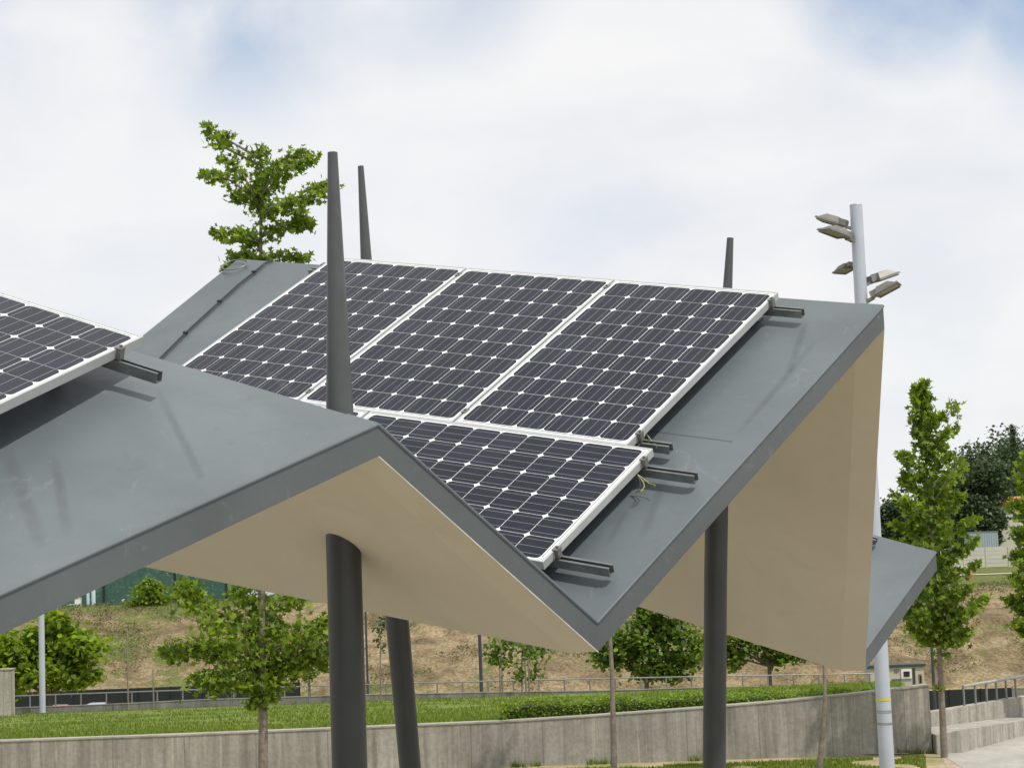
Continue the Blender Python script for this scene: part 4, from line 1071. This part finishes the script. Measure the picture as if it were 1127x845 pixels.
# big star-leaved tree passing behind the canopy (top at upper left)
s = 0.085
br = [(205, [(268, 192, .1), (250, 178, .2), (232, 150, .1), (226, 136, 0)], 0, s)]
def B(fy, ends, n, sp_): return (fy, ends, n, sp_)
br = [B(230, [(270, 196, -.2), (258, 184, -.1), (245, 172, 0)], 80, .075), B(182, [(244, 160, .1), (232, 146, .1), (226, 134, .1)], 105, .075), B(175, [(247, 152, .0), (250, 144, 0)], 34, .06),
      B(225, [(258, 203, -.2), (240, 196, -.2), (224, 192, -.1)], 120, .075), B(215, [(287, 180, 0), (288, 160, 0)], 95, .085), B(222, [(300, 196, .2), (318, 176, .2), (330, 162, .1)], 190, .10), B(218, [(308, 185, -.2), (330, 184, -.1), (348, 172, -.1)], 120, .08),
      B(235, [(272, 212, .2), (256, 214, .2)], 110, .09), B(238, [(310, 226, -.2), (338, 224, -.2), (352, 208, -.2), (366, 204, 0)], 230, .095), B(240, [(305, 222, .2), (330, 232, .2)], 90, .085),
      B(262, [(305, 250, -.1), (330, 246, 0), (333, 240, .1)], 180, .09), B(270, [(262, 254, .1), (248, 258, 0), (234, 254, 0)], 95, .085), B(268, [(268, 262, -.2), (270, 258, 0)], 70, .07),
      B(290, [(270, 278, .1), (258, 282, .1)], 120, .09), B(292, [(300, 278, .1), (320, 282, .2), (338, 280, 0)], 130, .09), B(310, [(260, 290, .1), (242, 294, .1)], 60, .07), B(225, [(290, 205, 0), (286, 190, 0)], 40, .08)]
# lower crown seen under the roof
br += [B(735, [(262, 700, -.3), (240, 690, -.4), (215, 650, -.3), (205, 643, -.2)], 330, .13), B(745, [(255, 715, .2), (215, 715, .1), (178, 720, 0)], 400, .12), B(760, [(270, 740, -.2), (240, 748, -.3), (222, 742, -.2)], 380, .14),
       B(720, [(250, 680, .3), (225, 668, .2), (195, 650, .1)], 330, .13), B(730, [(320, 700, -.2), (345, 690, -.2), (362, 680, 0)], 300, .14), B(750, [(310, 725, .2), (345, 715, .2), (378, 705, .1)], 400, .15),
       B(775, [(300, 762, -.1), (282, 770, -.1), (278, 777, 0)], 90, .07), B(770, [(305, 745, .2), (330, 735, .1)], 130, .11), B(700, [(280, 660, .1), (260, 645, 0)], 200, .14), B(700, [(310, 660, .1), (330, 650, 0)], 200, .14), B(740, [(290, 700, .2), (288, 670, .3)], 200, .15),
       B(735, [(200, 708, .2), (172, 717, .3)], 60, .08), B(735, [(330, 720, .3), (360, 735, .2)], 120, .12)]
TY = 27.0
pix_tree('maple_tree', 'young star-leaved tree whose layered top rises behind the grey roof beside the near mast', [(290, 905), (289.5, 790), (288, 650), (287, 400), (287, 260), (286.5, 165)], TY, 0.075, br, None, 0.064, M['leaf_star'], 11,
         generic=[(at(0, 620, TY)[2], at(0, 330, TY)[2], lambda t: 1.15-0.4*t, 16, 110, .14)])
# tree at right, trunk base in the dirt
TR = 32.6
br = []
rs = np.random.default_rng(21)
prof = [(700, 30), (680, 50), (655, 50), (630, 40), (605, 46), (580, 42), (555, 38), (530, 36), (505, 30), (485, 20), (465, 20), (445, 10), (430, 7)]
for i, (py, hw) in enumerate(prof):
    for sgn in (-1, 1):
        for rep in range(2):
            hwj = hw*rs.uniform(0.35, 1.12); tx = 1032-(700-py)*0.065
            dy = rs.uniform(-1, 1)*hw/F*TR*0.9
            br.append((min(705, py+22+rs.uniform(-4, 8)), [(tx+sgn*hwj*.5, py+4, dy*.5), (tx+sgn*hwj, py-8+rs.uniform(-6, 4), dy)], int(32+hw*2.0), .085 if hw > 25 else .06))
br += [(470, [(1030, 462, .1), (1045, 455, .1), (1052, 440, 0), (1055, 466, 0)], 70, .08), (480, [(1040, 478, 0), (1053, 470, 0)], 50, .07), (735, [(1034, 722, 0), (1040, 718, 0)], 22, .05), (760, [(1034, 752, 0), (1028, 757, 0)], 16, .05), (560, [(1045, 520, -.2), (1058, 505, -.2)], 60, .09), (690, [(1060, 672, -.2), (1085, 655, -.1)], 100, .10), (690, [(1005, 672, .2), (994, 668, .1)], 90, .10)]
pix_tree('maple_tree', 'tall narrow star-leaved tree with a bare trunk, standing beside the concrete paving', [(1039, 826.5), (1036, 760), (1032.5, 690), (1026, 600), (1020, 520), (1014, 428)], TR, 0.062, br, None, 0.073, M['leaf_star'], 31)
# tree cut by right edge
br = []
for py, hw in ((690, 22), (665, 30), (640, 34), (615, 28), (590, 26), (560, 24), (530, 20), (505, 12)):
    for sgn in (-1, 1):
        for rep in range(2):
            hwj = hw*rs.uniform(0.6, 1.1); dy = rs.uniform(-1, 1)*hw/F*TR*0.9
            br.append((py+20, [(1142+sgn*hwj*.5, py+4, dy*.5), (1141+sgn*hwj, py-8, dy)], 130, .11))
pix_tree('maple_tree', 'star-leaved tree cut off by the picture edge above the ramp wall', [(1145, 800), (1144, 700), (1142, 600), (1139, 490)], 36.9, 0.075, br, None, 0.085, M['leaf_star'], 41, zbase=0.25)
# trees whose crowns are hidden by the roof, trunks seen
pix_tree('maple_tree', 'tree with a straight pale trunk seen below the tip of the roof valley', [(675.5, 846), (675, 800), (673.5, 740), (671, 690), (668, 560), (664, 420)], 31.4, 0.055, [], None, 0.085, M['leaf_star'], 51,
         generic=[(at(0, 640, 31.4)[2], at(0, 470, 31.4)[2], lambda t: 0.75-0.35*t, 14, 70, .13)])
pix_tree('maple_tree', 'thin slightly crooked trunk between the white pole and the third dark post', [(901, 852), (905, 810), (908, 770), (907, 735), (898, 640), (885, 500)], 31.0, 0.05, [], None, 0.085, M['leaf_star'], 61,
         generic=[(at(0, 640, 31)[2], at(0, 520, 31)[2], lambda t: 0.55-0.25*t, 12, 60, .12)])

def bush_tree(name, label, px, Y, zb, clumps, size, n, mat, seed, trunk_h=1.0, rtr=.1, cat='tree', group=None, bark='bark_dark', shape=BLOB):
    """clumps: (px, py, rpx, dy) ellipsoids; leaves scattered near their surfaces in sub-clumps"""
    r = np.random.default_rng(seed); b0 = at(px, 760, Y)
    root = empty(name, (b0[0], Y, zb), label, cat, group)
    m = MB(); pts = []
    tot = sum(c[2]**2 for c in clumps)
    top0 = np.array([b0[0], Y, zb+trunk_h])
    m.tube([(b0[0], Y, zb-.1), tuple(top0)], [rtr, rtr*.8], 8)
    for cx, cy, rp, dy in clumps:
        c = at(cx, cy, Y)+np.array([0, dy, 0]); R_ = rp/F*Y
        m.tube([top0, (top0+c)/2+[0, 0, .1], c], [rtr*.6, rtr*.35, rtr*.12], 6)
        ns = max(6, int(14*(n/1000)**.5)); k = int(n*rp**2/tot)
        dirs = r.normal(size=(ns, 3)); dirs /= np.linalg.norm(dirs, axis=1, keepdims=True)
        sc = c+dirs*R_*r.uniform(.45, .95, (ns, 1))*np.array([1, 1, .85])
        for q in sc[:8]: m.tube([c, q], [rtr*.12, rtr*.05], 4)
        idx = r.integers(0, ns, k); pts.append(sc[idx]+r.normal(size=(k, 3))*R_*0.24*np.array([1, 1, .7]))
    m.build('trunk', M[bark], root, True)
    leaves_mesh('crown', np.concatenate(pts), size, mat, root, shape, seed+3, 0.2, 0.35)
    return root
def gz(px, Y): return terrain(at(px, 760, Y)[0], Y)
bush_tree('bushy_tree', 'broad bright green tree behind the white lamp post at the far side of the lawn', 55, 88, gz(55, 88), [(20, 715, 34, 0), (60, 705, 34, .5), (90, 720, 30, -.3), (45, 735, 34, -.5), (-20, 725, 34, 0), (85, 742, 22, .2), (60, 690, 22, 0), (10, 745, 24, .4)], .23, 5200, M['leaf_bright'], 71, 2.0, .14)
bush_tree('bushy_tree', 'round green tree seen through the gap under the roof valley beside the third post', 712, 92, gz(712, 92), [(700, 700, 30, 0), (735, 690, 28, .4), (755, 715, 26, -.3), (680, 715, 24, 0), (715, 728, 26, .3), (745, 735, 20, 0), (668, 722, 16, .1), (720, 672, 20, 0)], .21, 4600, M['leaf_mid'], 81, 2.0, .13)
bush_tree('bushy_tree', 'spreading green tree between the third dark post and the thin crooked trunk', 848, 96, gz(848, 96), [(815, 712, 24, 0), (840, 700, 22, .3), (865, 716, 18, 0), (800, 725, 18, -.2), (880, 722, 11, .1), (790, 705, 20, .2), (850, 722, 16, .2), (828, 690, 20, 0)], .2, 3000, M['leaf_mid'], 91, 2.6, .12)
bush_tree('wild_bush', 'wispy pale green bush growing on top of the bank in front of the green netting', 166, 214, 1.0, [(165, 660, 19, 0), (152, 668, 12, 0), (178, 668, 12, .3), (166, 646, 12, 0)], .34, 1500, M['leaf_bright'], 101, .6, .08, 'bush')
# staked saplings before the bank
def sapling(name, label, px, py0, py1, Y, crown, n, mat, seed, size=.14, zb=None):
    r = np.random.default_rng(seed); zb = lawn_z(at(px, 770, Y)[0], Y) if zb is None else zb
    b0 = at(px, py0, Y); t0 = at(px, py1, Y)
    root = empty(name, (b0[0], Y, zb), label, 'sapling')
    m = MB(); m.tube([(b0[0], Y, zb-.05), (b0[0]+.02, Y, (zb+t0[2])/2), (t0[0], Y, t0[2])], [.035, .025, .01], 6)
    pts = []
    for cx, cy, rp in crown:
        c = at(cx, cy, Y); R_ = rp/F*Y; base = np.array([b0[0], Y, min(t0[2], c[2]-.2)])
        m.tube([base, c], [.015, .006], 4)
        k = int(n*rp/sum(q[2] for q in crown)); pts.append(c+r.normal(size=(k, 3))*R_*.5)
    m.build('trunk', M['bark'], root, True)
    leaves_mesh('crown', np.concatenate(pts), size, mat, root, BLOB, seed)
sapling('sapling', 'thin young tree with loose leaves standing between two stakes before the bank', 575, 771, 700, 73, [(548, 712, 14), (565, 706, 14), (556, 730, 12), (580, 715, 10), (572, 742, 7), (545, 725, 8)], 420, M['leaf_mid'], 7)
sapling('sapling', 'second young tree with sparse crown, close to the tip of the roof valley', 582, 771, 712, 76.5, [(595, 715, 10), (585, 725, 12), (600, 708, 10), (588, 742, 9)], 260, M['leaf_mid'], 9, zb=-2.6)
sapling('sapling', 'very thin sapling close beside the leaning dark post on the lawn', 419, 772, 700, 66, [(418, 690, 8), (424, 682, 8), (417, 702, 6), (421, 712, 5)], 130, M['leaf_far'], 12, .10)
sapling('sapling', 'small sapling with few leaves near the netting end of the bank', 340, 772, 726, 74, [(335, 730, 9), (345, 738, 8), (338, 748, 7)], 130, M['leaf_mid'], 14, .12)
stk = None
for i, (px, pt, lab) in enumerate([(551, 733, 'short wooden stake furthest from the roof tip, beside the loose young tree'), (553.5, 705, 'taller wooden stake right beside the short one'), (579.5, 706, 'thin wooden stake in the middle of the young trees'), (583, 703, 'wooden stake nearest the roof tip among the young trees'), (141, 690, 'thin wooden stake on the lawn edge before the grassy bank near the white lamp post'), (169, 735, 'short thin wooden stake on the lawn edge beside a taller one'), (341, 735, 'thin wooden stake beside the small sapling behind the near dark post')]):
    Y = 74.3; b0 = at(px, 771, Y); zt = at(px, pt, Y)[2]; zb = lawn_z(b0[0], Y)
    m = MB(); m.tube([(b0[0], Y, zb-.05), (b0[0], Y, zt-.05), (b0[0], Y, zt)], [.032, .028, .012], 7)
    tag(m.build('wooden_stake', M['bark']), lab, 'stake', 'wooden stakes along the far edge of the lawn')

# hedge
def hedge():
    r = np.random.default_rng(77); n = 15000
    ps = []
    hx0 = at(555, 778, 35.0)[0]; hx1 = at(972, 757, 34.6)[0]
    core = MB()
    zt0 = at(600, 768.5, 34.6)[2]
    def zwall(x): return float(np.interp(x, [p[0] for p in wtop], [p[2] for p in wtop]))
    xs_ = np.linspace(hx0+.1, hx1, 30)
    V = []
    def ztop(x): return max(zt0-0.07, zwall(x)-0.06)
    def yb(x): return float(np.interp(x, [p[0] for p in wtop], [p[1] for p in wtop]))+0.38
    for x in xs_:
        V += [(x, yb(x)+.05, .4), (x, yb(x)+.05, ztop(x)-.04), (x, yb(x)+.75, ztop(x)-.04), (x, yb(x)+.75, .4)]
    Fc = [(4*i+k, 4*i+4+k, 4*i+5+k, 4*i+1+k) for i in range(29) for k in range(3)]+[(0, 1, 2, 3)]
    root = empty('box_hedge', (hx0, 35, .6), 'low clipped bright green hedge along the top of the curved retaining wall', 'hedge')
    core.add(V, Fc); core.build('stems', M['leaf_dark_hazed'], root, True)
    for _ in range(n):
        x = r.uniform(hx0, hx1); y0 = yb(x); zt = ztop(x)+0.035*math.sin(x*5)+0.02*math.sin(x*13)
        k = r.random()
        if k < .45: p = (x, y0+r.uniform(0, .8), zt+r.normal(0, .03))
        elif k < .9: p = (x, y0+r.normal(0, .03), r.uniform(.55, zt))
        else: p = (hx0+r.normal(0, .03), y0+r.uniform(0, .8), r.uniform(.55, zt))
        ps.append(p)
    leaves_mesh('foliage', ps, .055, M['leaf_hedge'], root, LOZ, 5, 0.1, 0.2)
hedge()

# background trees
bgt = [(1095, 318, 46, 474, 600, .0, 'dark'), (1072, 285, 34, 505, 600, .0, 'dark'), (1122, 322, 34, 480, 600, .0, 'dark'), (976, 290, 26, 545, 625, 0, 'far'), (1000, 305, 30, 560, 620, 0, 'far'), (1045, 310, 32, 520, 605, 0, 'dark'), (1150, 330, 40, 470, 600, 0, 'dark'), (1082, 282, 22, 545, 600, 0, 'far'), (1062, 330, 40, 492, 610, 0, 'dark'), (1108, 335, 46, 492, 610, 0, 'dark'), (1020, 335, 34, 530, 615, 0, 'far')]
blabs = ['tallest dense dark tree on the skyline behind the container', 'dark rounded tree directly above the grey container', 'dark tree on the skyline close to the picture edge', 'dark tree on the skyline between the pale pole and the tall star-leaved tree', 'greyish tree low behind the star-leaved tree crown', 'dark tree half covered by the star-leaved tree crown', 'dark tree beyond the picture edge', 'lighter green rounded tree just beside the orange roofed house', 'broad dark tree filling the skyline behind the rounded one above the container', 'broad dark tree on the skyline behind the orange roofed house', 'low greyish tree on the skyline behind the tall star-leaved crown']
for i, (px, Y, rp, pt, pb_, _, kd) in enumerate(bgt):
    zb = terrain(at(px, 600, Y)[0], Y)
    cl = []
    rr = np.random.default_rng(200+i); yy = pt+rp*.55
    while yy < pb_:
        cl.append((px+rr.uniform(-.5, .5)*rp, yy, rp*rr.uniform(.5, .75), rr.uniform(-1, 1))); cl.append((px+rr.uniform(-.75, .75)*rp, yy+8, rp*rr.uniform(.4, .6), rr.uniform(-1, 1))); yy += rp*.45
    bush_tree('background_tree', blabs[i], px, Y, zb, cl, .42 if kd == 'dark' else .38, 9000, M['leaf_dark_hazed'] if kd == 'dark' else M['leaf_far'], 300+i, 3, .25, 'tree', 'dark trees on the skyline')
# spiky conifer tip
def conifer(px, pt, pb_, Y, hw, label, seed):
    r = np.random.default_rng(seed); zb = terrain(at(px, 600, Y)[0], Y); t0 = at(px, pt, Y)
    root = empty('conifer_tree', (t0[0], Y, zb), label, 'tree')
    m = MB(); m.tube([(t0[0], Y, zb-.1), tuple(t0)], [.22, .03], 8); pts = []
    H = t0[2]-zb
    for k in range(60):
        t = (k/60)**.9; z = zb+H*(.12+.88*t); L = hw/F*Y*(1.05-t)*r.uniform(.7, 1.1); az = k*2.4
        d = np.array([math.cos(az), math.sin(az), .25]); p0 = np.array([t0[0], Y, z]); path = [p0, p0+d*L]
        m.tube(path, [.05, .015], 4); pts += branch_leaves(r, path, 40, .28, .8)
    m.build('trunk', M['bark_dark'], root, True); leaves_mesh('crown', pts, .38, M['leaf_dark_hazed'], root, LOZ, seed, .6, .3)
conifer(1114, 466, 600, 296, 16, 'spiky conifer tip poking above the dark skyline trees', 5)
# trees behind the netting at left and beyond the field
for i, (px, Y, rp, pt) in enumerate([(150, 330, 30, 585), (110, 340, 34, 600), (200, 345, 30, 580), (240, 335, 30, 590), (60, 330, 30, 590)]):
    zb = terrain(at(px, 600, Y)[0], Y)
    bush_tree('background_tree', ['dark tree behind the netting above the wispy bush', 'dark tree behind the netting above the pale tanks', 'dark tree behind the football goal', 'dark tree behind the netting past the goal', 'dark tree behind the netting hidden by the near roof slope'][i], px, Y, zb,
              [(px, pt+20, rp, 0), (px-14, pt+42, rp*.8, 0), (px+14, pt+44, rp*.8, 0), (px, pt+62, rp*.7, 0)], .7, 2200, M['leaf_far'], 400+i, 3, .25, 'tree', 'dark trees behind the netting')
# far-off wood round the horizon (one mass)
rw = np.random.default_rng(9); pts = []
for k in range(46000):
    a_ = rw.uniform(-PI, PI); rad_ = rw.uniform(520, 640); x, y = math.sin(a_)*rad_, math.cos(a_)*rad_
    if abs(a_) < 0.30 and rw.random() < 0.0: continue
    h = 9+5*math.sin(a_*9)+4*math.sin(a_*23+1)+2.5*math.sin(a_*61)
    zb = terrain(x, y) if y > 35 else 0
    pts.append((x, y, zb+h*rw.random()**.7))
w_ = leaves_mesh('woodland', pts, 3.4, M['leaf_dark_hazed'], None, BLOB, 19, .1, .2); tag(w_, 'far-off dark wood closing the horizon', 'woodland', kind='stuff')
# scrub on the bank (uncountable)
pts = []
for k in range(16000):
    x = rs.uniform(-75, 70); y = rs.uniform(185, 219); d_ = hash_noise(x, y, 4.5, 11)+0.35*hash_noise(x, y, 1.2, 12)
    lim = 0.07 if x > -10 else 0.0
    if y > 213: lim -= .15
    if d_ > lim: pts += [(x+rs.normal(0, .3), y+rs.normal(0, .3), terrain(x, y)+rs.uniform(0, .3)) for _ in range(5)]
sc = leaves_mesh('scrub', pts, .13, M['scrub'], None, BLOB, 23, 0.2, .4); tag(sc, 'low weeds and scrub scattered over the sandy bank', 'scrub', kind='stuff')
